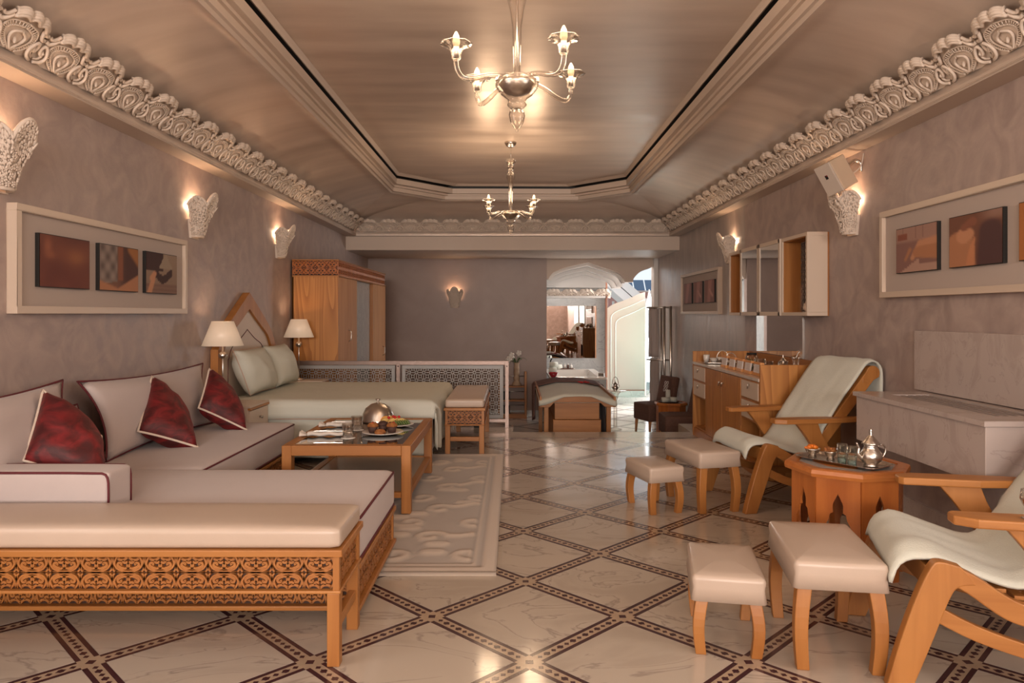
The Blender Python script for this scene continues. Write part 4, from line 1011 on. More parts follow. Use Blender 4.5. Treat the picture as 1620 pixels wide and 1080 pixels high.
# ------------------------------------------------------------------ wall cabinet
wc = thing('wall_cabinet', 'cream wall cabinet with two mirrored doors and open orange niches', 'cabinet', (2.46, 6.93, 1.28)); CX, c0, c1, z0, z1 = 2.372, 5.868, 7.996, 1.282, 1.962
for a0, a1, q0, q1 in ((c0, c1, z0, z0+.03), (c0, c1, z1-.03, z1), (c0, c0+.03, z0+.03, z1-.03), (c1-.03, c1, z0+.03, z1-.03), (6.41, 6.44, z0+.03, z1-.03), (7.54, 7.57, z0+.03, z1-.03)):
    b = MB(); b.box(CX, XR-.012, a0, a1, q0, q1); W(b, 'side_board', CREAML, wc)
b = MB(); b.box(XR-.012, XR, c0, c1, z0, z1); W(b, 'back_board', WZ, wc)
for a0, a1 in ((c0+.03, 6.41), (7.57, c1-.03)):
    for q in (a0, a1-.006): b = MB(); b.box(CX+.012, XR-.013, q, q+.006, z0+.03, z1-.03); W(b, 'niche_lining', WZ, wc, 0)
    b = MB(); b.box(CX+.012, XR-.013, a0+.006, a1-.006, z1-.036, z1-.03); W(b, 'niche_lining', WY, wc, 0)
b = MB(); b.box(XR-.0125, XR-.0118, c0+.03, 6.41, z0+.03, z1-.03); W(b, 'screen_backing', CREAML, wc, 0)
lt = lattice(.48, .60, .05, RZ(-PI/2, (XR-.014, 6.16, 1.62))); b = lt; W(b, 'fretwork_screen', mat('grey brown fretwork', (.16, .12, .10), .5), wc, 0)
for a0, a1 in ((6.43, 6.985), (6.995, 7.55)):
    b = MB()
    for p in ((a0, a1, z0, z0+.035), (a0, a1, z1-.035, z1), (a0, a0+.035, z0, z1), (a1-.035, a1, z0, z1)): b.box(CX-.018, CX, *p)
    dr = W(b, 'door', CREAML, wc)
    b = MB(); b.box(CX-.012, CX-.006, a0+.03, a1-.03, z0+.03, z1-.03); b.build('mirror_panel', MIRROR, dr, world=True)
def ballcandle(label, y):
    t = thing('ball_candle', label, 'candle', (2.455, y, z0+.031), 0, 'round candles in the wall cabinet')
    b = MB(); b.lathe([(0, 0), (.03, .002), (.05, .025), (.053, .045), (.046, .07), (.022, .086), (.018, .078), (0, .078)], n=18); b.build('wax', mat('ivory wax', (.66, .54, .43), .5, Subsurface_Weight=.1), t)
    b = MB(); b.tube([(0, 0, .078), (.002, 0, .092)], .0015, 5); b.build('wick', BLACK, t)
ballcandle('round ivory candle in the near niche of the wall cabinet', 6.02)
ballcandle('round ivory candle in the far niche of the wall cabinet', 7.66)
# ------------------------------------------------------------------ framed triptychs
def lerp3(a, b, t): t = max(0, min(1, t)); return tuple(a[i]+(b[i]-a[i])*t for i in range(3))
def sstep(a, b, x): t = max(0, min(1, (x-a)/(b-a))); return t*t*(3-2*t)
SK, SKL, DK, PL, ML = (.42, .19, .10), (.52, .25, .14), (.055, .024, .022), (.15, .062, .055), (.32, .18, .14)
def capsule(x, y, x0, y0, x1, y1, r0, r1):
    dx, dy = x1-x0, y1-y0; t = max(0, min(1, ((x-x0)*dx+(y-y0)*dy)/(dx*dx+dy*dy))); r = r0+(r1-r0)*t
    return math.hypot(x-x0-dx*t, y-y0-dy*t)-r
def shade(c, base, d, lit, soft=.02):
    return lerp3(c, lit, 1-sstep(-soft, soft, d)) if True else base
def pic_face(x, y):
    c = lerp3((.13, .038, .032), (.10, .035, .03), y); n = noise.noise(Vector((x*2.2, y*2.2, 1)))
    c = lerp3(c, (.20, .07, .045), .5+.8*n)
    c = lerp3(c, (.33, .12, .07), .8*math.exp(-((x-.15)**2/.006+(y-.78)**2/.03))); c = lerp3(c, (.30, .11, .06), .7*math.exp(-((x-.20)**2/.01+(y-.62)**2/.006)))
    return lerp3(c, (.30, .12, .055), .7*math.exp(-((x-.72)**2/.03+(y-.62)**2/.02)))
def pic_cloth(x, y):
    c = lerp3((.19, .09, .06), (.08, .035, .03), sstep(.4, .7, x))
    d = capsule(x, y, .85, .98, 1.1, .65, .14, .12); c = lerp3(c, (.34, .14, .05), 1-sstep(-.05, .04, d))
    if x < .45 and y > .1+.25*x: c = lerp3((.30, .235, .20), (.12, .085, .075), .5+.5*math.sin(x*24)*math.sin(y*15))
    if .45 < x < .60 and y > .22: c = lerp3(c, (.26, .09, .045), .8)
    e = y-(.20-.35*x if x < .45 else .04+.62*(x-.45)); return lerp3(SK, c, sstep(-.02, .04, e))
def pic_hand(x, y):
    c = lerp3((.26, .17, .12), (.30, .21, .15), y); 
    if y > .55 and x < .55: c = DK
    if .25 < x < .85 and abs(y-.45-.10*math.sin(x*9)) < .11: c = DK
    if y > .62 and x > .42 and abs(x-.62) < .22*(1.0-y)/.38+.02: c = (.33, .25, .18)
    if y < .22: c = lerp3((.20, .11, .085), (.24, .14, .10), math.sin(y*60)*.5+.5)
    d = min(capsule(x, y, .08, -.05, .22, .34, .07, .06), capsule(x, y, .18, .36, .26, .48, .075, .06)); return lerp3(c, SKL, 1-sstep(-.02, .02, d))
def pic_feet(x, y):
    c = lerp3((.25, .13, .11), (.36, .21, .165), sstep(.66, .70, y))
    if y > .72 and abs((x*6) % 1) < .06: c = lerp3(c, PL, .4)
    if abs(x-.17) < .12 and abs(y-.80) < .07: c = (.26, .09, .06)
    if y < .30*(x-.10)/.5 and x < .6 or y < .17 and x > .4: c = (.44, .27, .21)
    d = min(capsule(x, y, .95, .60, .62, .60, .12, .075), capsule(x, y, .62, .60, .42, .30, .085, .05)); c = lerp3(c, SKL, 1-sstep(-.02, .02, d))
    d = capsule(x, y, 1.05, .40, .55, .42, .17, .12); c = lerp3(c, SK, 1-sstep(-.02, .02, d))
    d = capsule(x, y, .36, .50, .24, .28, .04, .03); return lerp3(c, SK, 1-sstep(-.02, .02, d))
def pic_back(x, y):
    c = lerp3((.17, .075, .05), (.30, .17, .13), sstep(.75, .95, y)*sstep(.5, .9, x))
    d = capsule(x, y, .82, -.1, .80, .62, .30, .22); c = lerp3(c, (.085, .042, .042), 1-sstep(-.06, .05, d))
    d = capsule(x, y, .18, -.1, .20, .42, .36, .28); c = lerp3(c, SK, 1-sstep(-.03, .02, d))
    d = capsule(x, y, .30, .60, .38, .62, .16, .12); c = lerp3(c, SKL, 1-sstep(-.03, .02, d))
    d = capsule(x, y, .46, .85, .30, .76, .09, .07); c = lerp3(c, (.24, .095, .06), 1-sstep(-.02, .02, d))
    d = min(capsule(x, y, .42, .05, .46, .36, .08, .05), capsule(x, y, .46, .34, .50, .52, .035, .02)); return lerp3(c, (.52, .22, .11), 1-sstep(-.02, .02, d))
def pic_side(x, y):
    c = (.12, .055, .055); d = capsule(x, y, .10, -.1, .08, 1.1, .30, .16); c = lerp3(c, (.40, .15, .05), 1-sstep(-.06, .02, d))
    return lerp3(c, SK, .6*(1-sstep(-.05, .05, capsule(x, y, .8, .2, .7, .8, .12, .1))))
def pic_leg(k):
    def f(x, y):
        c = (.26, .12, .10); d = capsule(x, y, .3+.1*k, -.1, .6, 1.1, .16, .22); c = lerp3(c, (.42, .20, .16), 1-sstep(-.08, .04, d))
        d = capsule(x, y, .8, .3, .5, .55, .08, .07); return lerp3(c, (.50, .26, .20), 1-sstep(-.04, .03, d)) if k else c
    return f
PRINT = vcol('photographic print', .6, Specular_IOR_Level=.25)
def triptych(label, side, ya, zb, zt, pics, L=1.93):
    """side -1 left wall, +1 right wall; ya = far end (right wall) or near end (left wall)"""
    xw = XL if side < 0 else XR; s_ = -side
    y0, y1 = (ya, ya+L) if side < 0 else (ya-L, ya)
    t = thing('framed_triptych', label, 'picture', (xw, (y0+y1)/2, (zb+zt)/2), 0, 'long cream framed triptychs')
    fb = .038
    b = MB()
    def bx(xa, xb, *r): b.box(min(xw+s_*xa, xw+s_*xb), max(xw+s_*xa, xw+s_*xb), *r)
    for r in ((y0, y1, zb, zb+fb), (y0, y1, zt-fb, zt), (y0, y0+fb, zb+fb, zt-fb), (y1-fb, y1, zb+fb, zt-fb)): bx(0, .055, *r)
    b.build('frame', CREAML, t, world=True, bevel=.002)
    b = MB(); bx(.0, .030, y0+fb, y1-fb, zb+fb, zt-fb); b.build('mat_board', mat('pale mat board', (.47, .39, .345), .8), t, world=True)
    w, h = .46, .288
    for i, f in enumerate(pics):
        o = y0+.175+i*.56 if side < 0 else y1-.215-w-i*.575
        zc = (zb+zt)/2+.005
        b = MB(); bx(.030, .052, o, o+w, zc-h/2, zc+h/2); p = b.build('canvas', BLACK, t, world=True)
        n, m = 40, 28; v = []; cs = []
        for a in range(n+1):
            for c in range(m+1):
                u, q = a/n, c/m; yy = o+.004+(w-.008)*u
                v.append((xw+s_*.0535, yy, zc-h/2+.004+(h-.008)*q)); uu = u if side < 0 else 1-u
                cs.append(f(uu, q))
        g = MB(); g.add(v, [(a*(m+1)+c, (a+1)*(m+1)+c, (a+1)*(m+1)+c+1, a*(m+1)+c+1) for a in range(n) for c in range(m)])
        pr = g.build('print', PRINT, p, world=True, fix=False)
        ca = pr.data.color_attributes.new('col', 'FLOAT_COLOR', 'POINT'); ca.data.foreach_set('color', [k for c in cs for k in (*c, 1)])
triptych('cream framed triptych of dark brown prints above the sofa on the left wall', -1, 3.685, 1.30, 1.864, [pic_face, pic_cloth, pic_hand])
triptych('large cream framed triptych above the marble console on the right wall', 1, 4.956, 1.408, 1.988, [pic_feet, pic_back, pic_side])
triptych('farther cream framed triptych beyond the wall cabinet on the right wall', 1, 10.85, 1.293, 1.872, [pic_leg(0), pic_leg(1), pic_leg(1)], 1.99)
# ------------------------------------------------------------------ carved wall sconces (local: wall is the plane y=0, +y into the room)
def make_sconce():
    t = thing('wall_sconce', 'x', 'wall lamp')
    b = MB(); b.prism([(-.070, 0), (.070, 0), (.098, .15), (-.098, .15)], .0, .022, 'y'); b.build('base_plate', STUCCO, t, bevel=.003)
    def top(a):     # a in 0..1 around the shell: three lobes
        return .255+.105*abs(math.sin(a*PI*3))**.75*(1 if .33 < a < .67 else .62)
    def Sh(u, w, off=0):
        a = PI*u; z = .018+(top(u)-.018)*w
        r = .060+.045*w+.030*w**3+.075*max(0, w-.35)**1.5*math.exp(-((u-.5)/.20)**2)
        return (-(r*1.0+off)*math.cos(a), .018+(r*.95+off)*math.sin(a)**.85, z)
    b = MB(); b.grid(lambda u, w: Sh(u, w), 40, 14); 
    rim = [Sh(i/60, 1) for i in range(61)]; b.tube(rim, .007, 5); b.tube([Sh(i/30, 0) for i in range(31)], .008, 5)
    sh = b.build('carved_shell', STUCCO, t); md = sh.modifiers.new('solid', 'SOLIDIFY'); md.thickness = .010; md.offset = 0
    fl_ = MB(); rr = random.Random(11)
    spots = []
    for r_ in range(8):
        n_ = 7+r_
        for i in range(n_): spots.append(((i+.5+.25*(r_ % 2)-.12)/n_, .07+.122*r_+rr.uniform(-.02, .02)))
    for u, w in spots:
        u = min(.97, max(.03, u)); c = Vector(Sh(u, w, .010)); e = .01
        du = (Vector(Sh(u+e, w))-Vector(Sh(u-e, w))).normalized(); dw = (Vector(Sh(u, min(1, w+e)))-Vector(Sh(u, max(0, w-e)))).normalized(); nn = dw.cross(du).normalized()
        if nn.y < 0 and abs(u-.5) < .4: nn = -nn
        if (c-Vector((0, .02, c.z))).dot(nn) < 0: nn = -nn
        M = Matrix((( du.x, dw.x, nn.x, c.x), (du.y, dw.y, nn.y, c.y), (du.z, dw.z, nn.z, c.z), (0, 0, 0, 1)))
        R_ = .016+.016*w; a0 = rr.uniform(0, 6)
        k = 5 if rr.random() < .7 else 6
        if rr.random() < .72:
            for i in range(k):
                a = a0+i*2*PI/k; fl_.ball((R_*.62*math.cos(a), R_*.62*math.sin(a), .004), (R_*.44, R_*.44, .006), 5, M=M)
            fl_.ball((0, 0, .008), (.005, .005, .005), 5, M=M)
        else:
            for i in (-1, 0, 1): fl_.ball((R_*.7*math.sin(a0+i*.7), R_*.7*math.cos(a0+i*.7), .003), (R_*.30, R_*.75, .006), 5, M=M)
    o = fl_.build('carved_flowers', STUCCO, sh, fix=False)
    b = MB(); b.tube([(0, .005, .15), (0, .05, .15), (0, .055, .17)], .006, 6); b.lathe([(0, 0), (.012, 0), (.012, .03), (0, .03)], c=(0, .055, .165), n=10); b.build('bulb_holder', NICKEL, t)
    b = MB(); b.lathe([(0, 0), (.011, .004), (.014, .02), (.008, .05), (0, .06)], c=(0, .055, .195), n=12); b.build('bulb', FILA, t)
    return t
s0 = make_sconce()
SC = [((XL, 3.60, 1.90), -PI/2, 'carved white plaster sconce cut by the left picture edge'), ((XL, 5.83, 1.90), -PI/2, 'carved white sconce at the far end of the left framed triptych'),
      ((XL, 7.92, 1.90), -PI/2, 'carved white sconce on the left wall beside the wardrobe'), ((XR, 5.44, 1.88), PI/2, 'carved white sconce under the loudspeaker on the right wall'),
      ((XR, 8.42, 1.87), PI/2, 'carved white sconce behind the wall cabinet on the right wall'), ((-1.03, YB, 1.40), PI, 'carved white sconce alone on the umber back wall')]
for i, (l, rz, lb) in enumerate(SC):
    if i == 0: o = s0; o.location = l; o.rotation_euler.z = rz; o['label'] = lb; o['group'] = 'carved wall sconces'
    else: o = dup(s0, l, rz, lb)
    d = Vector((0, .045, .27)); d.rotate(Matrix.Rotation(rz, 3, 'Z'))
    point('sconce_light', (l[0]+d.x, l[1]+d.y, l[2]+d.z), 2.8, WARM, .03)
# loudspeaker
sp = thing('loudspeaker', 'small cream box loudspeaker tilted on a bracket high on the right wall', 'loudspeaker', (2.34, 5.30, 2.30), 0)
M = RZ(.0) @ Matrix.Rotation(-.50, 4, 'Y') @ Matrix.Rotation(.35, 4, 'Z')
b = MB(); b.box(-.05, .10, -.075, .075, -.115, .115, 0, M); b.build('cabinet', mat('cream plastic', (.60, .45, .32), .45), sp, bevel=.006)
b = MB(); b.box(-.066, -.05, -.075, .075, -.115, .115, 0, M); g = b.build('front_grille', mat('cream grille', (.54, .45, .38), .6), sp, bevel=.004)
b = MB(); b.box(-.0675, -.066, -.012, .012, .005, .035, 0, M); b.build('badge', BLACK, g); b = MB(); b.box(-.0682, -.0674, -.010, -.002, .028, .034, 0, M); b.build('badge_mark', REDP, g)
b = MB(); b.tube(spl([(.08, 0, .05), (.15, .02, .12), (.20, .02, .10), (.205, .02, .04)], 5), .011, 7); b.build('bracket', NICKEL, sp)
b = MB(); b.tube(spl([(.10, .0, .0), (.17, -.04, .06), (.19, -.05, .16)], 5), .005, 6); b.build('cable', CREAMP, sp)
# ------------------------------------------------------------------ chandeliers
def make_chandelier():
    t = thing('chandelier', 'x', 'chandelier')       # origin at the ceiling
    Z = lambda z: z-3.10
    b = MB(); b.lathe([(0, 0), (.062, 0), (.062, -.012), (.050, -.035), (.022, -.055), (0, -.056)], n=24); b.build('canopy', NICKEL, t)
    b = MB(); b.tube([(0, 0, -.05), (0, 0, -.20)], .003, 6)
    for k in range(4): b.tube([(.008*math.cos(a)*(1 if k % 2 else .1), .008*math.cos(a)*(.1 if k % 2 else 1), -.13-.018*k+.011*math.sin(a)) for a in [i*PI/4 for i in range(8)]], .002, 5, 0, True)
    b.build('chain', NICKEL, t)
    b = MB(); b.tube([(0, 0, -.19), (0, 0, -.735)], .005, 8); b.build('rod', NICKEL, t)
    for nm, pr, fl_ in (('top_cup', [(.012, -.245), (.035, -.235), (.052, -.205), (.050, -.185), (.046, -.187), (.030, -.228), (.010, -.238)], .05), ('glass_knop', [(.010, -.30), (.028, -.292), (.036, -.270), (.028, -.250), (.010, -.245)], .05),
                        ('glass_baluster', [(.012, -.735), (.018, -.60), (.020, -.50), (.030, -.42), (.044, -.365), (.042, -.335), (.026, -.312), (.012, -.302)], .03)):
        b = MB(); b.lathe(pr, n=24, fl=fl_, nf=8); b.build(nm, CRYSTAL, t)
    b = MB(); b.lathe([(0, -.745), (.088, -.735), (.096, -.728), (.098, -.742), (.094, -.765), (.070, -.800), (.045, -.818), (.036, -.835), (.044, -.848), (.030, -.862), (.0, -.864)], n=32, fl=.035, nf=16); b.build('bowl', CRYSTAL, t)
    b = MB(); b.lathe([(0, -.738), (.080, -.742), (.082, -.756), (.055, -.792), (.02, -.806), (0, -.808)], n=24); b.build('metal_dish', NICKEL, t)
    b = MB(); b.lathe([(.010, -.862), (.030, -.872), (.036, -.895), (.030, -.925), (.014, -.952), (.004, -.962), (.006, -.968), (0, -.972)], n=24, fl=.05, nf=12); b.build('finial', CRYSTAL, t)
    for k in range(4):
        a = k*PI/2; M = Matrix.Rotation(a, 4, 'Z')
        P = spl([(.06, 0, -.728), (.15, 0, -.742), (.24, 0, -.772), (.295, 0, -.775), (.322, 0, -.745), (.327, 0, -.705)], 5)
        b = MB(); b.tube(P, .0115, 9, M=M); ar = b.build('arm', CRYSTAL, t)
        b = MB(); b.lathe([(.012, 0), (.020, .010), (.022, .035), (.034, .056), (.056, .070), (.068, .070), (.066, .073), (.052, .073), (.030, .060), (.018, .036), (.012, .012)], c=(.327, 0, -.712), n=24, fl=.05, nf=8, M=M); b.build('drip_cup', CRYSTAL, ar)
        b = MB(); b.lathe([(0, 0), (.013, 0), (.014, .045), (0, .045)], c=(.327, 0, -.700), n=12, M=M); b.build('candle_sleeve', NICKEL, ar)
        b = MB(); b.lathe([(0, 0), (.012, .002), (.017, .022), (.013, .048), (.004, .066), (0, .068)], c=(.327, 0, -.655), n=14, M=M); b.build('bulb', thin_glass('bulb glass', (1, .86, .7), .2) if k == 0 and not hasattr(make_chandelier, 'g') else make_chandelier.g, ar) if False else b.build('bulb', BG, ar)
        b = MB(); b.lathe([(0, 0), (.006, .006), (.004, .024), (0, .030)], c=(.327, 0, -.646), n=8, M=M); b.build('filament', FILA, ar)
    return t
BG = emit('clear bulb glow', (1.0, .62, .32), .6, (.9, .7, .5))
c1 = make_chandelier(); CHL = [((.017, 3.32, 3.10), math.atan2(-.1735, -.2325), 'large glass chandelier with four lit bulbs, nearest'), ((-.027, 7.64, 3.10), PI/4+.03, 'smaller looking glass chandelier farther down the room')]
c1.location = CHL[0][0]; c1.rotation_euler.z = CHL[0][1]; c1['label'] = CHL[0][2]; c1['group'] = 'glass chandeliers'
dup(c1, *CHL[1])
for l, rz, _ in CHL:
    for k in range(4):
        a = rz+k*PI/2; point('chandelier_light', (l[0]+.327*math.cos(a), l[1]+.327*math.sin(a), 2.52), 6.5, WARM, .11)
# ------------------------------------------------------------------ wardrobe
WXL = XL+.022
wx, wy0, wy1, wt = -2.014, 8.37, 11.45, 1.925
wd = thing('wardrobe', 'tall oak wardrobe with carved frieze and marble niche against the left wall', 'wardrobe', (-2.3, 9.9, LOW))
V = lambda b, nm, m, par=wd, bev=.002: b.build(nm, m, par, world=True, bevel=bev)
b = MB(); b.box(WXL, wx, wy0, wy0+.03, LOW, 1.735); V(b, 'side_panel', WOAK)
b = MB(); b.box(WXL, wx, wy1-.03, wy1, LOW, 1.735); V(b, 'side_panel', WOAK)
b = MB(); b.box(WXL+.001, WXL+.02, wy0, wy1, LOW, 1.735); V(b, 'back_panel', WZ)
b = MB(); b.box(WXL, wx+.006, wy0-.006, wy1, 1.728, 1.742); b.box(WXL, wx+.006, wy0-.006, wy1, wt-.014, wt); V(b, 'frieze_box', WX); b = MB(); b.box(WXL, wx-.013, wy0+.013, wy1-.013, 1.744, wt-.016); V(b, 'frieze_backing', WDARK)  # dark frieze backing paints the shade of the carved recesses
M = RZ(0, ((WXL+wx)/2, wy0+.012, (1.735+wt)/2)); fz = wt-1.735-.02
b = carved_panel(wx-WXL-.01, fz, M, .14); V(b, 'carved_frieze', WRED, wd, 0)
M = RZ(PI/2, (wx-.012, (wy0+wy1)/2, (1.735+wt)/2)); b = lattice(wy1-wy0-.02, fz, .088, M); V(b, 'carved_frieze', WRED, wd, 0)
ny0, ny1 = 9.37, 10.45
for y0, y1, hy_ in ((wy0+.03, 8.86, None), (8.865, ny0-.02, 8.90)):
    b = MB(); b.box(wx-.02, wx, y0, y1, LOW+.06, 1.725); d_ = V(b, 'door', WLIGHT)
    if hy_: b = MB(); b.tube([(wx, hy_, .96), (wx+.03, hy_, .98), (wx+.032, hy_, 1.08), (wx, hy_, 1.10)], .006, 6); b.build('handle', NICKEL, d_, world=True)
b = MB(); b.box(wx-.02, wx, ny1+.02, wy1-.03, LOW+.06, 1.725); d_ = V(b, 'door', WLIGHT)
b = MB(); b.tube([(wx, 11.22, .66), (wx+.03, 11.22, .68), (wx+.032, 11.22, .78), (wx, 11.22, .80)], .006, 6); b.build('handle', NICKEL, d_, world=True)
for y in (ny0-.02, ny1): b = MB(); b.box(WXL+.02, wx, y, y+.02, LOW, 1.728); V(b, 'niche_side', WZ)
b = MB(); b.box(WXL+.02, wx-.05, ny0, ny1, LOW+.06, 1.728); V(b, 'niche_marble', GMARB)
b = MB(); b.box(WXL+.02, wx-.002, wy0+.03, wy1-.03, LOW, LOW+.06); V(b, 'plinth', WY)
# ------------------------------------------------------------------ glass and fretwork balustrade at the edge of the steps
py, pt = 8.30, .762
ba = thing('balustrade', 'steel framed fretwork balustrade guarding the drop behind the bed', 'balustrade', (-1.3, py, 0))
V2 = lambda b, nm, m, bev=.002: b.build(nm, m, ba, world=True, bevel=bev)
b = MB(); b.box(-2.56, -.052, py-.022, py+.022, pt-.045, pt); V2(b, 'top_rail', ROSE)
b = MB(); b.box(-2.56, -.09, py-.018, py+.018, .062, .10); V2(b, 'bottom_rail', ROSE)
for x in (-2.54, -1.31, -.072):
    b = MB(); b.box(x-.021, x+.021, py-.03, py+.02, 0, pt-.02); V2(b, 'post', ROSE)
    b = MB(); b.lathe([(0, 0), (.007, .002), (.007, .006), (0, .006)], n=8, M=Matrix.Translation((x, py-.03, pt-.06)) @ Matrix.Rotation(PI/2, 4, 'X')); V2(b, 'bolt', BLACK, 0)
for x0, x1 in ((-2.50, -1.35), (-1.27, -.115)):
    z0, z1 = .105, pt-.05
    b = MB(); b.box(x0, x1, py+.004, py+.012, z0, z1); V2(b, 'glass_panel', thin_glass('grey balustrade glass', (.80, .78, .76), .25), 0)
    b = MB()
    for r in ((x0, x1, z0, z0+.04), (x0, x1, z1-.04, z1), (x0, x0+.04, z0+.04, z1-.04), (x1-.04, x1, z0+.04, z1-.04)): b.box(r[0], r[1], py-.004, py+.003, r[2], r[3])
    V2(b, 'panel_border', mat('pale grey border', (.34, .33, .32), .35))
    b = lattice(x1-x0-.08, z1-z0-.08, .082, RZ(0, ((x0+x1)/2, py+.003, (z0+z1)/2))); V2(b, 'fretwork_screen', mat('grey fretwork metal', (.30, .275, .255), .4, .3), 0)
for x in (-.42, -1.7): b = MB(); b.box(x-.03, x+.03, py-.02, py+.02, 0, .062); V2(b, 'foot_block', BLACK)
# ------------------------------------------------------------------ rack with vase of orchids
rk = thing('shelf_rack', 'low orange wooden rack with three shelves against the umber wall', 'shelf', (0, 12.7, LOW))
U = lambda b, nm, m, par=rk, bev=.003: b.build(nm, m, par, world=True, bevel=bev)
for x in (-.26, .195): b = MB(); b.box(x, x+.04, 12.58, 12.82, LOW, .285); U(b, 'side_panel', WZ)
for z in (.02, -.22, -.462): b = MB(); b.box(-.22, .195, 12.59, 12.82, z, z+.024); U(b, 'shelf', WX)
b = MB(); b.box(-.22, .195, 12.60, 12.62, LOW, -.462); U(b, 'plinth', WX)
for z in (.20, -.07, -.31): b = MB(); b.tube([(-.22, 12.80, z), (.195, 12.80, z)], .006, 6); U(b, 'back_rod', NICKEL, rk, 0)
for z, lb in ((-.196, 'dark speaker box on the middle rack shelf'), (-.438, 'dark speaker box on the bottom rack shelf')):
    b = MB(); b.box(-.20, -.06, 12.62, 12.78, 0+z, .13+z); o = b.build('storage_box', BLACK, None, world=True, loc=(-.13, 12.7, z), bevel=.004); tag(o, lb.replace('speaker box', 'box'), 'box', 'dark boxes on the rack')
vs = thing('vase', 'pale ringed wooden vase on top of the orange rack', 'vase', (.06, 12.70, .044))
b = MB(); b.lathe([(0, 0), (.075, 0), (.085, .02), (.060, .06), (.042, .085), (.048, .11), (.058, .135), (.046, .16), (.042, .19), (.052, .215), (.046, .24), (.044, .28), (.056, .30), (.046, .32), (.042, .36), (.048, .40), (.04, .40), (0, .36)], n=22); b.build('body', mat('pale vase wood', (.50, .36, .25), .6, c2=(.42, .29, .19), scale=8), vs)
fw_ = thing('orchid_bunch', 'white orchids with dark green leaves standing in the ringed vase', 'flowers', (.06, 12.70, .42))
rr = random.Random(4)
for i in range(7):
    x, z, y = rr.uniform(-.13, .05), rr.uniform(.10, .21), rr.uniform(-.05, .05)
    if i > 4: x, z = -.15+.02*(i-5), .06+.03*(i-5)
    b = MB(); b.tube(spl([(0, 0, -.02), (x*.4, y, z*.6), (x, y, z)], 4), .004, 5); stm = b.build('stem', GREEN, fw_)
    b = MB()
    for k in range(5): a = k*1.257+i; b.ball((x+.030*math.cos(a), y-.012, z+.030*math.sin(a)), (.026, .010, .026), 7)
    b.ball((x, y-.02, z), .012, 6); b.build('flower', CHINA, stm)
for i in range(6):
    a = i*1.05; b = MB(); d = (math.cos(a), .5*math.sin(a))
    b.grid(lambda u, w: (d[0]*(.02+.16*u)-d[1]*(w-.5)*.05*math.sin(PI*min(1, u+.05)), d[1]*.15*u+d[0]*(w-.5)*.03, .03+.10*math.sin(u*2.4)-.03*u), 8, 2); b.build('leaf', GREEN, fw_, solid=.002)
# ------------------------------------------------------------------ massage table in the sunken area
mt_ = thing('massage_table', 'wooden massage table with gull wing end boards in the sunken area', 'massage table', (.83, 9.9, LOW))
MT = lambda b, nm, m, par=mt_, bev=.004: b.build(nm, m, par, world=True, bevel=bev)
y0, y1 = 8.9, 10.95; xc = .79
def gull(dz=0): return [(xc-.455, .155), (xc-.40, .150), (xc-.34, .155), (xc-.29, .215), (xc+.27, .215), (xc+.33, .160), (xc+.455, .155), (xc+.455, .225), (xc+.18, .298), (xc-.18, .298), (xc-.455, .232)]
for y in (y0, y1-.03): b = MB(); b.prism(gull(), y, y+.03, 'y'); MT(b, 'end_board', WX)
for sx_ in (-1, 1): b = MB(); b.box(xc+sx_*.455-.014, xc+sx_*.455+.014, y0, y1, .155, .285); MT(b, 'side_board', WY)
b = MB(); b.prism([(xc-.43, .20), (xc+.43, .20), (xc+.43, .222), (xc+.17, .286), (xc-.17, .286), (xc-.43, .222)], y0+.035, y1-.035, 'y'); MT(b, 'mattress', CREAML, mt_, .02)
b = MB(); b.box(xc-.28, xc+.27, y0+.05, y1-.5, .00, .20); MT(b, 'upper_box', WX)
b = MB(); b.box(xc-.30, xc+.29, y0+.04, y1-.5, LOW, -.006); MT(b, 'lower_box', WX)
for x in (xc-.41, xc+.36):
    for y in (y0+.06, y1-.12): b = MB(); b.box(x, x+.055, y, y+.055, LOW, .16); MT(b, 'leg', WZ)
# white sheet with peaked edge and brown throw
b = MB()
def shf(u, w):
    x = xc+(u-.5)*.955; e = abs(x-xc); hang = .022+.040*sstep(.15, .42, e)+.008*math.sin(u*9); L_ = 1.62+hang; s_ = w*L_-hang
    zt_ = .309-.068*max(0, e-.17)/.285; k = noise.noise(Vector((u*5, w*6, 2)))*.006
    if s_ < 0: return (x+.01*s_, y0-.016-.012*abs(math.sin(u*11))*min(1, -s_/.04), zt_+s_)
    return (x, y0-.016+s_, zt_+.004*min(1, s_/.02)+abs(k))
b.grid(shf, 34, 30); ms = b.build('table_sheet', TOWEL, None, world=True, loc=(xc, 9.6, .3), solid=.008); tag(ms, 'white towelling sheet spread over the massage table', 'sheet')
b = MB()
def thf(u, w):
    L_ = [-.62, 0, .95, 1.35]; s_ = -.58+u*(.58+.98+.30); y = y1-.62+w*.62+.02*math.sin(u*17); zf = .338+.006*math.sin(w*26)-.06*0
    if s_ < 0: return (xc-.495-.018*math.sin(w*9), y-.10*min(1, -s_/.3)+.03*w, zf-.062+s_*.98*(.75+.25*w))
    if s_ > .98: return (xc+.495+.012*math.sin(w*8), y-.25*(s_-.98), zf-.062-(s_-.98))
    return (xc-.49+s_, y, zf-.062*max(0, abs(s_-.49)-.17)/.32)
b.grid(thf, 44, 18); th = b.build('folded_throw', MAUVE, None, world=True, loc=(xc, 10.6, .3), solid=.010); tag(th, 'mauve brown throw folded across the far end of the massage table, hanging at the left', 'throw')
b = MB(); b.grid(lambda u, w: (xc+.26+.13*u+.03*w, 9.42+.03*math.sin(u*12)+.02*w, .17-w*(.44+.12*u)), 12, 10); o = b.build('hanging_towel', GREYC, None, world=True, loc=(xc+.5, 9.3, .1), solid=.01); tag(o, 'dark grey cloth hanging under the right end of the massage table', 'cloth')
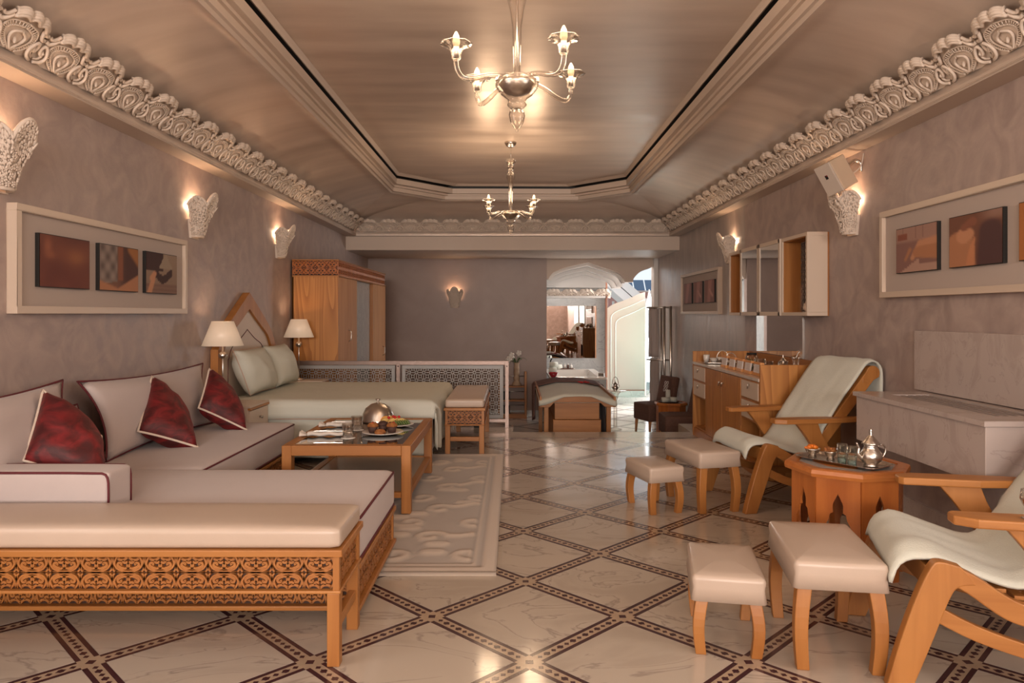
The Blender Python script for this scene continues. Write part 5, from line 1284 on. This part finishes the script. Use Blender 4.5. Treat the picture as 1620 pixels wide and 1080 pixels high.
for i in range(6):
    a = i*1.047; b = MB(); b.ball((0, 0, 0), (.035, .026, .010), 7); o = b.build('petal', REDP, None, loc=(.99+.055*math.cos(a), 10.25+.05*math.sin(a), .334+.006*(i % 2)), rotz=a); tag(o, 'red petal in the small ring of petals on the massage table sheet', 'petal', 'red petals on the massage table')
# ------------------------------------------------------------------ bath alcove
bt = thing('bathtub', 'white built in bath with marble front beyond the massage table', 'bath', (1.05, 12.8, LOW))
B_ = lambda b, nm, m, par=bt, bev=.004: b.build(nm, m, par, world=True, bevel=bev)
b = MB(); b.box(.60, 1.52, 11.86, 11.90, LOW, .225); B_(b, 'marble_front', GMARB)
b = MB(); b.box(1.49, 1.52, 11.90, 13.72, LOW, .225); B_(b, 'marble_end', GMARB)
tx0, tx1, ty0, ty1 = .60, 1.53, 11.85, 13.72
b = MB()
for r in ((tx0, tx1, ty0, ty0+.16), (tx0, tx1, ty1-.14, ty1), (tx0, tx0+.10, ty0+.16, ty1-.14), (tx1-.13, tx1, ty0+.16, ty1-.14)): b.box(r[0], r[1], r[2], r[3], .225, .258)
B_(b, 'rim', CHINA)
b = MB(); b.grid(lambda u, w: (tx0+.10+(tx1-tx0-.23)*(.5+(u-.5)*(1-.12*math.sin(PI*w/1.0)*0)), ty0+.16+(ty1-ty0-.30)*w, .25-.38*(min(1, 7*u, 7*(1-u), 7*w, 7*(1-w)))), 16, 16); B_(b, 'basin', CHINA, bt, 0)
b = MB(); b.prism([(tx0+.10, ty0+.16), (tx1-.13, ty0+.16), (tx1-.13, ty1-.14), (tx0+.10, ty1-.14)], .10, .104, 'z'); B_(b, 'bath_water', thin_glass('water', (.9, .97, .97), .3), bt, 0)
b = MB(); b.tube(spl([(.70, 13.66, .258), (.70, 13.66, .40), (.72, 13.58, .46)], 4), .014, 8); B_(b, 'tap', BLACK, bt, 0)
b = MB(); b.box(1.40, 1.50, 11.98, 12.06, .258, .32); B_(b, 'control_handle', CHROME)
b = MB(); b.box(1.12, 1.16, 13.62, 13.66, .258, .275); b.box(1.28, 1.31, 12.5, 12.53, .258, .27); B_(b, 'jet_button', NICKEL)
bw = thing('petal_bowl', 'red bowl of petals on the near rim of the bath', 'bowl', (.66, 11.96, .258))
b = MB(); b.lathe([(0, 0), (.04, 0), (.085, .07), (.08, .07), (.035, .01), (0, .01)], n=18); b.build('bowl', mat('dark red glass', (.30, .02, .03), .15), bw)
for i in range(6): b = MB(); b.ball((.045*math.cos(i*1.05), .045*math.sin(i*1.05), .07), (.03, .024, .012), 7); b.build('petal', REDP, bw)
for i, (x, y, z, lb) in enumerate(((.70, 12.9, .0, 'white rolled towel stacked lowest on the bath edge left'), (.72, 12.95, .09, 'white rolled towel on top of the bath edge stack'), (.84, 13.62, .0, 'white rolled towel at the back left corner of the bath'))):
    b = MB(); b.tube([(-.07, 0, .045), (.07, 0, .045)], .045, 14); o = b.build('rolled_towel', SHEET, None, loc=(x, y, .26+z), rotz=.3*i); tag(o, lb, 'towel', 'white rolled towels by the bath')
tb = thing('bottle_tray', 'brown tray of toiletry bottles on the back rim of the bath', 'tray', (1.0, 13.66, .258)); b = MB(); b.box(-.13, .13, -.04, .04, 0, .018); b.build('tray', BROWN, tb)
for i in range(4):
    q = thing('toiletry_bottle', ['first','second','third','last'][i]+' small toiletry bottle from the left on the tray behind the bath', 'bottle', (.91+.06*i, 13.66, .276), 0, 'toiletry bottles on the bath tray')
    b = MB(); b.lathe([(0, 0), (.02, 0), (.022, .05), (.01, .065), (0, .065)], n=10); b.build('body', CHINA if i % 2 else BROWN, q); b = MB(); b.lathe([(0, .065), (.009, .065), (.009, .085), (0, .085)], n=8); b.build('cap', NICKEL, q)
wbox('wall_bath', .45, 1.765, 14.0, 14.15, LOW, 2.3, GMARB, 'cool grey marble wall behind the bath')
wbox('wall_bath_side', .45, .59, 13.0, 14.0, LOW, 2.3, GMARB)
t_ = MB(); t_.box(.59, 1.78, 13.90, 14.0, 1.60, 1.64); tr4 = struct(t_.build('trim_4', WHITE), 'white crested cornice over the bath mirror')
for i in range(4):
    o = bpy.data.objects.new('palmette', PALM); COL.objects.link(o); o.parent = tr4; o.location = (.76+.315*i, 13.96, 1.60); o.rotation_euler = (0, 0, PI)
bm_ = thing('bath_mirror', 'large mirror on the grey marble wall over the bath', 'mirror', (1.1, 13.98, .95)); b = MB(); b.box(.60, 1.575, 13.975, 14.0, .448, 1.447); b.build('mirror_glass', MIRROR, bm_, world=True)
b = MB(); b.box(1.575, 1.595, 13.97, 14.0, .448, 1.447); b.build('edge_strip', mat('copper edge', (.45, .22, .12), .3, .6), bm_, world=True)
# stepped arches under the soffit
def X_(x, Y): return (x-VX)/F*Y
def Z_(y, Y): return H-(y-VY)/F*Y
Y = 12.9
ar = [(867.8, 441), (872, 434), (879.5, 429), (899, 422), (931, 415), (949.5, 421.5), (968, 427.5), (980, 432.5), (986, 438), (990.5, 446), (1001.7, 446), (1002.3, 441), (1007.4, 434.5), (1014.6, 429), (1029, 423.7), (1033, 419)]
def sp2(L_, k): return spl(L_[:k+1], 3)[:-1]+spl(L_[k:], 3)
AX, AZ = X_(931, Y), Z_(415, Y)
rel = [(X_(x, Y)-AX, Z_(y, Y)-AZ) for x, y in ar[:10]]
P = [(.585, 2.28), (.585, AZ+rel[0][1])]+[(AX+x, AZ+z) for x, z in sp2(rel, 4)]+[(X_(x, Y), Z_(y, Y)) for x, y in spl(ar[10:], 3)]+[(X_(1033.5, Y), 2.28)]
b = MB(); b.prism(P, Y, Y+.16, 'y'); struct(b.build('wall_arch', CREAMP), 'arched valance wall over the bath and garden door')
for ya, dz, k, m, lb in ((13.07, .045, .93, WHITE, 'second white stepped arch over the bath'), (13.30, .115, .86, WHITE, 'third white stepped arch over the bath'), (13.52, .175, .76, WHITE, 'innermost white stepped arch over the bath')):
    q = [(AX+x*k, AZ-dz+z*k) for x, z in sp2(rel, 4)]; zb = q[-1][1]
    P = [(.60, 2.28), (.60, q[0][1])]+q+[(min(2.0, q[-1][0]+.16), zb), (min(2.0, q[-1][0]+.16), 2.28)]
    b = MB(); b.prism(P, ya, ya+.14, 'y'); struct(b.build('wall_arch', m), lb)
b = MB(); b.box(.60, X_(957, 13.8), 13.7, 13.85, Z_(455, 13.75), 2.28); struct(b.build('wall_arch', WHITE), 'flat white header over the bath')
# ------------------------------------------------------------------ garden doors
b = MB(); b.box(1.77, 3.6, 14.68, 15.1, LOW, -.39); b.box(1.77, 3.6, 14.9, 15.1, -.39, -.285); s_ = struct(b.build('floor_threshold', GMARB), 'grey marble threshold step at the garden door')
wbox('wall_garden', XR+.62, 3.6, 14.95, 15.1, LOW, 2.28, WHITE); wbox('wall_garden_side', 3.45, 3.6, 12.8, 15.0, LOW, 2.5, WHITE); wbox('wall_right_jamb', X_(1033, 12.9), XR+.01, 12.8, 13.06, LOW, 2.28, WHITE); wbox('wall_right_return', XR+.01, 3.6, 12.8, 12.95, LOW, 2.5, WHITE)
wbox('trim_5', 1.765, 1.80, 13.9, 14.95, -.516, 1.95, mat('red brown jamb', (.30, .13, .08), .5))
d1 = struct(MB().box(1.88, 1.94, 14.96, 15.04, -.285, 1.9).build('door_1', WHITE), 'white pointed door leaf at the garden')
SCREEN = mat('white door screen', (.66, .57, .53), .6)
_t = SCREEN.node_tree; _tr = _t.nodes.new('ShaderNodeBsdfTranslucent'); _tr.inputs[0].default_value = (.78, .64, .57, 1); _mx = _t.nodes.new('ShaderNodeMixShader'); _mx.inputs[0].default_value = .55
_t.links.new(_t.nodes['Principled BSDF'].outputs[0], _mx.inputs[1]); _t.links.new(_tr.outputs[0], _mx.inputs[2]); _t.links.new(_mx.outputs[0], _t.nodes['Material Output'].inputs['Surface'])
def leaf(x0, x1, za, sp_, zb): # half pointed arch rising to the right
    L_ = [(x0, zb), (x0, sp_), (x0+.03*(x1-x0), sp_+.10), (x0+.18*(x1-x0), sp_+.19), (x0+.55*(x1-x0), sp_+.30), (x0+.90*(x1-x0), za-.02), (x1, za)]
    return spl(L_[1:], 3)
Yd = 15.0; x0, x1 = 1.91, 2.715
top_ = leaf(x0, x1, Z_(462, Yd), Z_(496, Yd), -.285)
b = MB(); b.prism([(x0, -.265)]+top_+[(x1, -.265)], Yd-.03, Yd, 'y'); b.build('leaf_panel', SCREEN, d1)
b = MB(); b.box(x0, x1, Yd-.035, Yd+.005, -.285, -.265); b.build('bottom_rail', mat('red brown rail', (.28, .10, .07), .5), d1)
for k, g in ((.88, .012), (.76, .012)):
    q = [(x1-(x1-p[0])*k, -.26+(p[1]+.26)*(k+ (1-k)*.35)) for p in top_]
    b = MB(); b.tube([(q[0][0], Yd-.036, -.25)]+[(p[0], Yd-.036, p[1]) for p in q], .010, 5); b.build('moulding_line', WHITE, d1)
d2 = struct(MB().box(2.84, 2.90, 14.94, 15.0, -.285, 1.75).build('door_2', WHITE), 'pale green glass door leaf standing open')
hx_, hy_, fx_, fy_ = 2.87, 14.95, 2.58, 14.2
def LP(u, z): return (hx_+(fx_-hx_)*u, hy_+(fy_-hy_)*u, z)
tp = [(0, 1.35), (.08, 1.52), (.3, 1.62), (.5, 1.78), (.7, 1.62), (.92, 1.5), (1, 1.33)]
b = MB(); n = len(tp); b.add([LP(u, z) for u, z in tp]+[LP(u, -.30) for u, z in tp], [(i, i+1, n+i+1, n+i) for i in range(n-1)]); b.build('glass_panel', TEAL, d2, solid=.01)
for k in (1, .84, .68): b = MB(); b.tube([LP(.5+(u-.5)*k, -.28+(z+.28)*(k*.5+.5)) for u, z in tp], .010 if k == 1 else .007, 5); b.build('moulding_line', WHITE, d2)
for u in (0, 1): b = MB(); b.tube([LP(u, -.30), LP(u, 1.34)], .014, 6); b.build('stile', WHITE, d2)
# towel warmer with hanging robes
tw = thing('towel_rail', 'tall chrome towel warmer standing out from the far right wall', 'towel rail', (2.45, 11.9, LOW))
T_ = lambda b, nm, m: b.build(nm, m, tw, world=True)
for x, y in ((2.44, 11.75), (2.47, 12.15), (2.50, 11.55)): b = MB(); b.tube([(x, y, LOW), (x, y, 1.42)], .022, 10); T_(b, 'post', NICKEL)
for z in (1.40, .55): b = MB(); b.tube([(2.18, 11.9, z), (2.54, 11.75, z)], .014, 8); T_(b, 'arm', NICKEL)
for z0, z1, x0, lb in ((1.40, .58, 2.21, 'taupe robe hanging on the upper towel rail arm'), (.56, -.36, 2.23, 'taupe towel hanging on the lower towel rail arm')):
    b = MB()
    def rb(u, w):
        s_ = w*1.55; d = .03 if s_ < .0 else 0
        z = z0+.016-(s_ if s_ < 1 else (2-s_)*0)*0
        if w < .6: zz = z0+.016-(.6-w)/.6*(z0-z1); off = -.03
        else: zz = z0+.016-(w-.6)/.4*(z0-z1)*.62; off = .03
        return (x0+.13*u+.01*math.sin(u*9+w*3), 11.88+off+.012*math.sin(u*11)-.06*u, zz)
    b.grid(rb, 10, 20); o = b.build('hanging_towel', TAUPE, None, world=True, loc=(2.3, 11.9, z1), solid=.02); tag(o, lb, 'towel')
# silver kettle on a glass pedestal
pd = thing('glass_pedestal', 'clear glass pedestal carrying a silver kettle beside the garden door', 'stand', (1.60, 11.4, LOW))
b = MB(); b.lathe([(0, 0), (.10, 0), (.10, .012), (.03, .03), (.025, .45), (.06, .56), (.085, .58), (.09, .60), (.0, .60)], n=20); b.build('column', CRYSTAL, pd); b = MB(); b.lathe([(0, .60), (.17, .60), (.17, .612), (0, .612)], n=28); b.build('top_plate', CRYSTAL, pd)
kt = teapot('kettle', 'small silver kettle with hoop handle on the glass pedestal', (1.60, 11.4, LOW+.614), .2, .85); b = MB(); b.tube([(.05*math.cos(PI*i/12), 0, .10+.11*math.sin(PI*i/12)) for i in range(13)], .006, 6); b.build('hoop_handle', SILVERM, kt)
# ------------------------------------------------------------------ brown slipper chairs and small table
def slipper(label, loc, rz, emblem=False):
    t = thing('slipper_chair', label, 'chair', loc, rz, 'brown slipper chairs in the sunken area')   # faces -x locally
    b = MB(); rbox(b, -.235, .235, -.235, .235, .20, .455, .02, .012); b.build('seat', BROWN, t)
    b = MB(); b.tube([(-.23, -.237, .33), (.235, -.237, .33)], .003, 5); b.tube([(-.237, -.23, .33), (-.237, .23, .33)], .003, 5); b.build('seam', BROWN, t)
    M = Matrix.Translation((.195, 0, .44)) @ Matrix.Rotation(.20, 4, 'Y')
    b = MB(); rbox(b, -.04, .04, -.225, .225, -.02, .42, .025, 0, 5, 0, M); bk = b.build('backrest', BROWN, t)
    if emblem:
        b = MB()
        for z in (.20, .255, .31):
            for sg in (-1, 1): b.tube([tuple(M @ Vector((-.044, .03*sg+.022*math.cos(a)+.03*(.25-z)*0, z+.024*math.sin(a)))) for a in [i*PI/5 for i in range(10)]], .004, 5, 0, True)
        b.build('embroidery', CHINA, bk)
    for sx_ in (-1, 1):
        for sy in (-1, 1): b = MB(); b.tube([(sx_*.195, sy*.195, .21), (sx_*.205, sy*.205, 0)], [.026, .016], 8); b.build('leg', WLIGHT, t)
slipper('brown slipper chair with embroidered back beside the little round-edged table', (2.16, 11.12, LOW), .35, True)
slipper('brown slipper chair nearest, half hidden behind the sideboard', (2.25, 9.86, LOW), 0)
octagon('small octagonal orange table between the brown chairs', (2.28, 10.52, LOW), .24, .54, 0, WRED, WREDX, False)
tt3 = thing('serving_tray', 'dark oval tray on the small octagonal table in the sunken area', 'tray', (2.24, 10.48, LOW+.538)); b = MB(); b.lathe([(0, 0), (.13, 0), (.15, .012), (.145, .014), (.12, .006), (0, .006)], n=24); b.build('plate', WDARK, tt3)
for x, y, z, r, lb in ((2.19, 10.44, 0, .2, 'white rolled towel at the left of the dark tray'), (2.29, 10.46, 0, -.4, 'white rolled towel at the right of the dark tray'), (2.235, 10.50, .07, 1.2, 'white rolled towel standing upright on the dark tray')):
    t = thing('rolled_towel', lb, 'towel', (x, y, LOW+.546+z), r, 'white rolled towels on the dark tray')
    b = MB()
    if z: b.tube([(0, 0, -.06), (0, 0, .10)], .035, 12)
    else: b.tube([(-.06, 0, .035), (.06, 0, .035)], .037, 12)
    b.build('roll', SHEET, t)
# ------------------------------------------------------------------ food and glasses on the coffee table
CT = .4575
cl = thing('cloche', 'domed silver cloche with knob at the far side of the coffee table', 'cloche', (-1.06, 5.70, CT))
b = MB(); b.lathe([(.132, 0), (.132, .008), (.126, .02), (.118, .06), (.095, .105), (.055, .135), (.012, .147), (.006, .152)], n=32); b.build('dome', NICKEL, cl, solid=.002)
b = MB(); b.lathe([(0, .148), (.009, .148), (.006, .162), (.020, .168), (.021, .173), (.010, .178), (0, .178)], n=14); b.build('knob', NICKEL, cl)
def plate(label, loc, r):
    t = thing('plate', label, 'plate', loc, 0, 'white plates on the coffee table')
    b = MB(); b.lathe([(0, .004), (r*.55, 0), (r*.62, .004), (r, .016), (r*.985, .019), (r*.6, .009), (0, .009)], n=36); b.build('dish', CHINA, t)
plate('white plate of sliced fruit in front of the cloche', (-.885, 5.46, CT), .138); plate('white plate of small cakes at the middle of the coffee table', (-.915, 5.10, CT), .145)
def food(name, label, cat, loc, group): return thing(name, label, cat, loc, 0, group)
for i, (dx, dy, lb, kind) in enumerate(((-.07, .0, 'muffin in a dark case at the left of the cake plate', 0), (.062, .005, 'muffin in a dark case at the right of the cake plate', 0), (-.01, .062, 'dark chocolate muffin at the back of the cake plate', 1), (-.008, -.065, 'small golden berry cake at the front of the cake plate', 2))):
    t = food('muffin', lb, 'cake', (-.915+dx, 5.10+dy, CT+.010), 'small cakes on the plate')
    if kind < 2: b = MB(); b.lathe([(0, 0), (.026, 0), (.036, .042), (0, .042)], n=20, fl=.03, nf=20); b.build('case', CHOC, t)
    z = .042 if kind < 2 else .0
    b = MB(); b.lathe([(.036, z-.002), (.040, z+.006), (.030, z+.022), (.012, z+.030), (0, z+.031)] if kind < 2 else [(0, 0), (.034, 0), (.040, .014), (.028, .03), (0, .035)], n=16, fl=.05, nf=5); b.build('top', CHOC if kind == 1 else MUFFIN, t)
    if kind != 1:
        for k in range(4): b = MB(); a = k*1.6+i; b.ball((.018*math.cos(a), .018*math.sin(a), z+.026), .006, 6); b.build('berry', REDP if k % 2 else CHOC, t)
KIWI = mat('green kiwi', (.16, .22, .06), .5, c2=(.09, .15, .04), scale=50); PINE = mat('yellow pineapple', (.66, .46, .16), .5, c2=(.60, .38, .10), scale=40); PAPAYA = mat('orange papaya', (.70, .32, .07), .5)
for i in range(6):
    t = food('kiwi_slice', ['first','second','third','fourth','fifth','last'][i]+' green kiwi slice from the left in the row on the fruit plate', 'fruit', (-.868+.016*i, 5.42+.008*i, CT+.030), 'kiwi slices'); M = Matrix.Rotation(.9, 4, 'Y'); b = MB(); b.lathe([(0, -.004), (.022, -.004), (.024, 0), (.022, .004), (0, .004)], n=14, M=M); b.build('flesh', KIWI, t)
for i in range(5):
    t = food('fruit_slice', ['first','second','third','fourth','last'][i]+' pale melon slice from the left on the fruit plate', 'fruit', (-.955+.028*i, 5.45+.01*(i % 2), CT+.028), 'melon slices'); b = MB(); b.prism(arc2(0, 0, .045, .032, .1, PI-.1, 8), -.008, .008, 'y', M=RZ(.5)); b.build('flesh', PINE, t)
for i in range(3):
    t = food('fruit_slice', ['left','middle','right'][i]+' orange papaya slice of the three behind the melon on the fruit plate', 'fruit', (-.965+.035*i, 5.50, CT+.028), 'papaya slices'); b = MB(); b.prism(arc2(0, 0, .040, .042, .1, PI-.1, 8), -.010, .010, 'y', M=RZ(-.2)); b.build('flesh', PAPAYA, t)
for x, y, w_ in ((-.93, 5.43, 'leftmost'), (-.885, 5.45, 'second from right'), (-.86, 5.47, 'rightmost'), (-.905, 5.49, 'rearmost')):
    b = MB(); b.ball((0, 0, 0), .011, 8); o = b.build('berry', REDP, None, loc=(x, y, CT+.066)); tag(o, 'red berry on top of the fruit slices, '+w_+' of four', 'fruit', 'red berries on the fruit plate')
for x, y, lb in ((-1.125, 4.95, 'clear water glass nearest the front edge of the coffee table'), (-1.14, 5.30, 'clear water glass behind, near the second napkin')):
    t = thing('water_glass', lb, 'glass', (x, y, CT), 0, 'water glasses on the coffee table')
    b = MB(); b.lathe([(0, .010), (.033, 0), (.041, .095), (.038, .095), (.031, .014), (0, .018)], n=22); b.build('tumbler', CRYSTAL, t)
    b = MB(); b.lathe([(0, .0), (.032, .0), (.033, .016), (0, .016)], n=18); b.build('thick_base', GLASS, t)
    s_ = thing('coaster', 'white paper coaster under the '+('front' if y < 5.1 else 'rear')+' water glass', 'coaster', (x, y, CT-.004), 0, 'coasters'); b = MB(); b.lathe([(0, 0), (.05, 0), (.05, .0035), (0, .0035)], n=22); b.build('disc', CHINA, s_)
for y, x, lb in ((5.0, -1.29, 'front'), (5.42, -1.27, 'rear')):
    t = thing('napkin', lb+' rolled linen napkin on the left of the coffee table', 'napkin', (x, y, CT), .10, 'rolled napkins')
    b = MB(); b.grid(lambda u, w: (-.12+.26*u, (.020+.014*abs(u-.12))*math.cos(2*PI*w)*1.3, .018+.016*math.sin(2*PI*w)+.004*math.sin(u*14)), 16, 10, cv=True); b.build('linen_roll', LINEN, t)
    b = MB(); b.grid(lambda u, w: (-.12-.05*u, (w-.5)*(.05+.06*u), .010+.03*u*abs(math.sin(w*6))), 5, 8); b.build('linen_fan', LINEN, t, solid=.004)
    f_ = thing('fork', 'steel fork laid on the '+lb+' napkin', 'cutlery', (x+.02, y-.012, CT+.036), .10, 'cutlery on the napkins'); b = MB(); b.box(-.10, .05, -.004, .004, 0, .003); b.box(.05, .07, -.010, .010, 0, .003)
    for k in range(4): b.box(.07, .105, -.010+k*.006, -.0075+k*.006, 0, .003)
    b.build('fork_body', NICKEL, f_)
    f_ = thing('knife', 'steel knife laid on the '+lb+' napkin', 'cutlery', (x+.02, y+.012, CT+.036), .10, 'cutlery on the napkins'); b = MB(); b.box(-.10, .0, -.004, .004, 0, .004); b.build('handle', NICKEL, f_); b = MB(); b.box(.0, .11, -.007, .006, 0, .002); b.build('blade', NICKEL, f_)
# ------------------------------------------------------------------ outside the garden doors
TERR = mat('terracotta render', (.50, .25, .20), .9, c2=(.46, .22, .17), scale=3); CREAMR = mat('cream render', (.70, .58, .48), .9)
b = MB(); b.box(-6, 20, 15.1, 60, -.9, -.55); struct(b.build('floor_terrace', mat('pale terrace', (.62, .56, .50), .9)))
hb = thing('terracotta_house', 'terracotta and cream house with roof panels seen through the garden arch', 'building', (6.6, 32, -.55))
bx = lambda nm, x0, x1, y0, y1, z0, z1, m, par=hb: MB().box(x0, x1, y0, y1, z0, z1).build(nm, m, par, world=True)
bx('wall', 4.2, 6.05, 32, 36, -.55, 2.25, TERR); bx('wall', 6.05, 7.0, 31.8, 36, -.55, 2.2, CREAMR); bx('wall', 6.1, 9.0, 31, 35, -.55, 1.55, TERR); bx('wall', 4.2, 9.5, 30, 31, -.55, .95, CREAMR); bx('parapet', 4.2, 9.2, 33, 36, 2.2, 2.35, CREAMR)
for i in range(6): MB().prism([(0, 0), (.5, .5), (.52, .46), (.02, -.04)], 5.0+i*.52, 5.46+i*.52, 'x', M=Matrix.Translation((0, 33, 2.35))).build('roof_panel', mat('blue grey panel', (.12, .16, .22), .2), hb, world=True)
pl = thing('palm_tree', 'green palm with drooping fronds beyond the garden door', 'tree', (4.6, 24.5, -.55))
b = MB(); b.tube([(0, 0, 0), (.05, 0, 1.2), (.0, 0, 2.25)], [.16, .12, .10], 10); b.build('trunk', mat('palm trunk', (.22, .14, .08), .9), pl)
rr = random.Random(8)
for i in range(16):
    a = i*2*PI/16+rr.uniform(-.1, .1); e = rr.uniform(.1, .9); L_ = rr.uniform(.8, 1.15); b = MB()
    R_ = [(L_*t_*math.cos(a), L_*t_*math.sin(a), 2.25+e*.8*t_-1.0*t_*t_) for t_ in [k/9 for k in range(10)]]; b.tube(R_, .014, 4)
    for k in range(1, 10):
        for sg in (-1, 1):
            p = R_[k]; q = (p[0]-sg*.17*math.sin(a)+.09*math.cos(a), p[1]+sg*.17*math.cos(a)+.09*math.sin(a), p[2]-.07); b.add([p, (p[0], p[1], p[2]+.035), q], [(0, 1, 2)])
    b.build('frond', GREEN, pl, fix=False)
aw = thing('awning', 'slanted white canvas awning beyond the door leaf', 'awning', (3.2, 17.5, -.55))
M = Matrix.Translation((X_(985, 17.5), 17.5, Z_(462, 17.5))) @ Matrix.Rotation(.72, 4, 'Y')
for k in (-1, 0): MB().box(-.75, .62, -.6, .6, -.19+.20*k+.19, -.01+.20*k+.19, 0, M).build('canvas_panel', mat('awning canvas', (.78, .74, .70), .8), aw, world=True)
for x in (-.45, .45): MB().tube([(X_(985, 17.5)+x*.5, 17.5, -.55), (X_(985, 17.5)+x*.5, 17.5, 1.6)], .03, 8).build('pole', WHITE, aw, world=True)
for i, (x, y, h) in enumerate(((2.5, 19.5, 1.9), (4.3, 21.5, 2.0))):
    t = thing('garden_shrub', ('nearer' if i == 0 else 'farther')+' leafy green shrub behind the white awning', 'shrub', (x, y, -.55)); b = MB(); rr = random.Random(i)
    for k in range(260):
        c = Vector((rr.gauss(0, .28), rr.gauss(0, .28), rr.uniform(.2, h))); d = Vector((rr.uniform(-1, 1), rr.uniform(-1, 1), rr.uniform(-.3, 1))).normalized()*.13; e = d.orthogonal().normalized()*.04; b.add([c-d, c+e, c+d, c-e], [(0, 1, 2, 3)])
    o = b.build('leaves', GREEN, t, fix=False); o['kind'] = 'stuff'; MB().tube([(0, 0, 0), (0, 0, h*.8)], .04, 6).build('stem', WDARK, t)
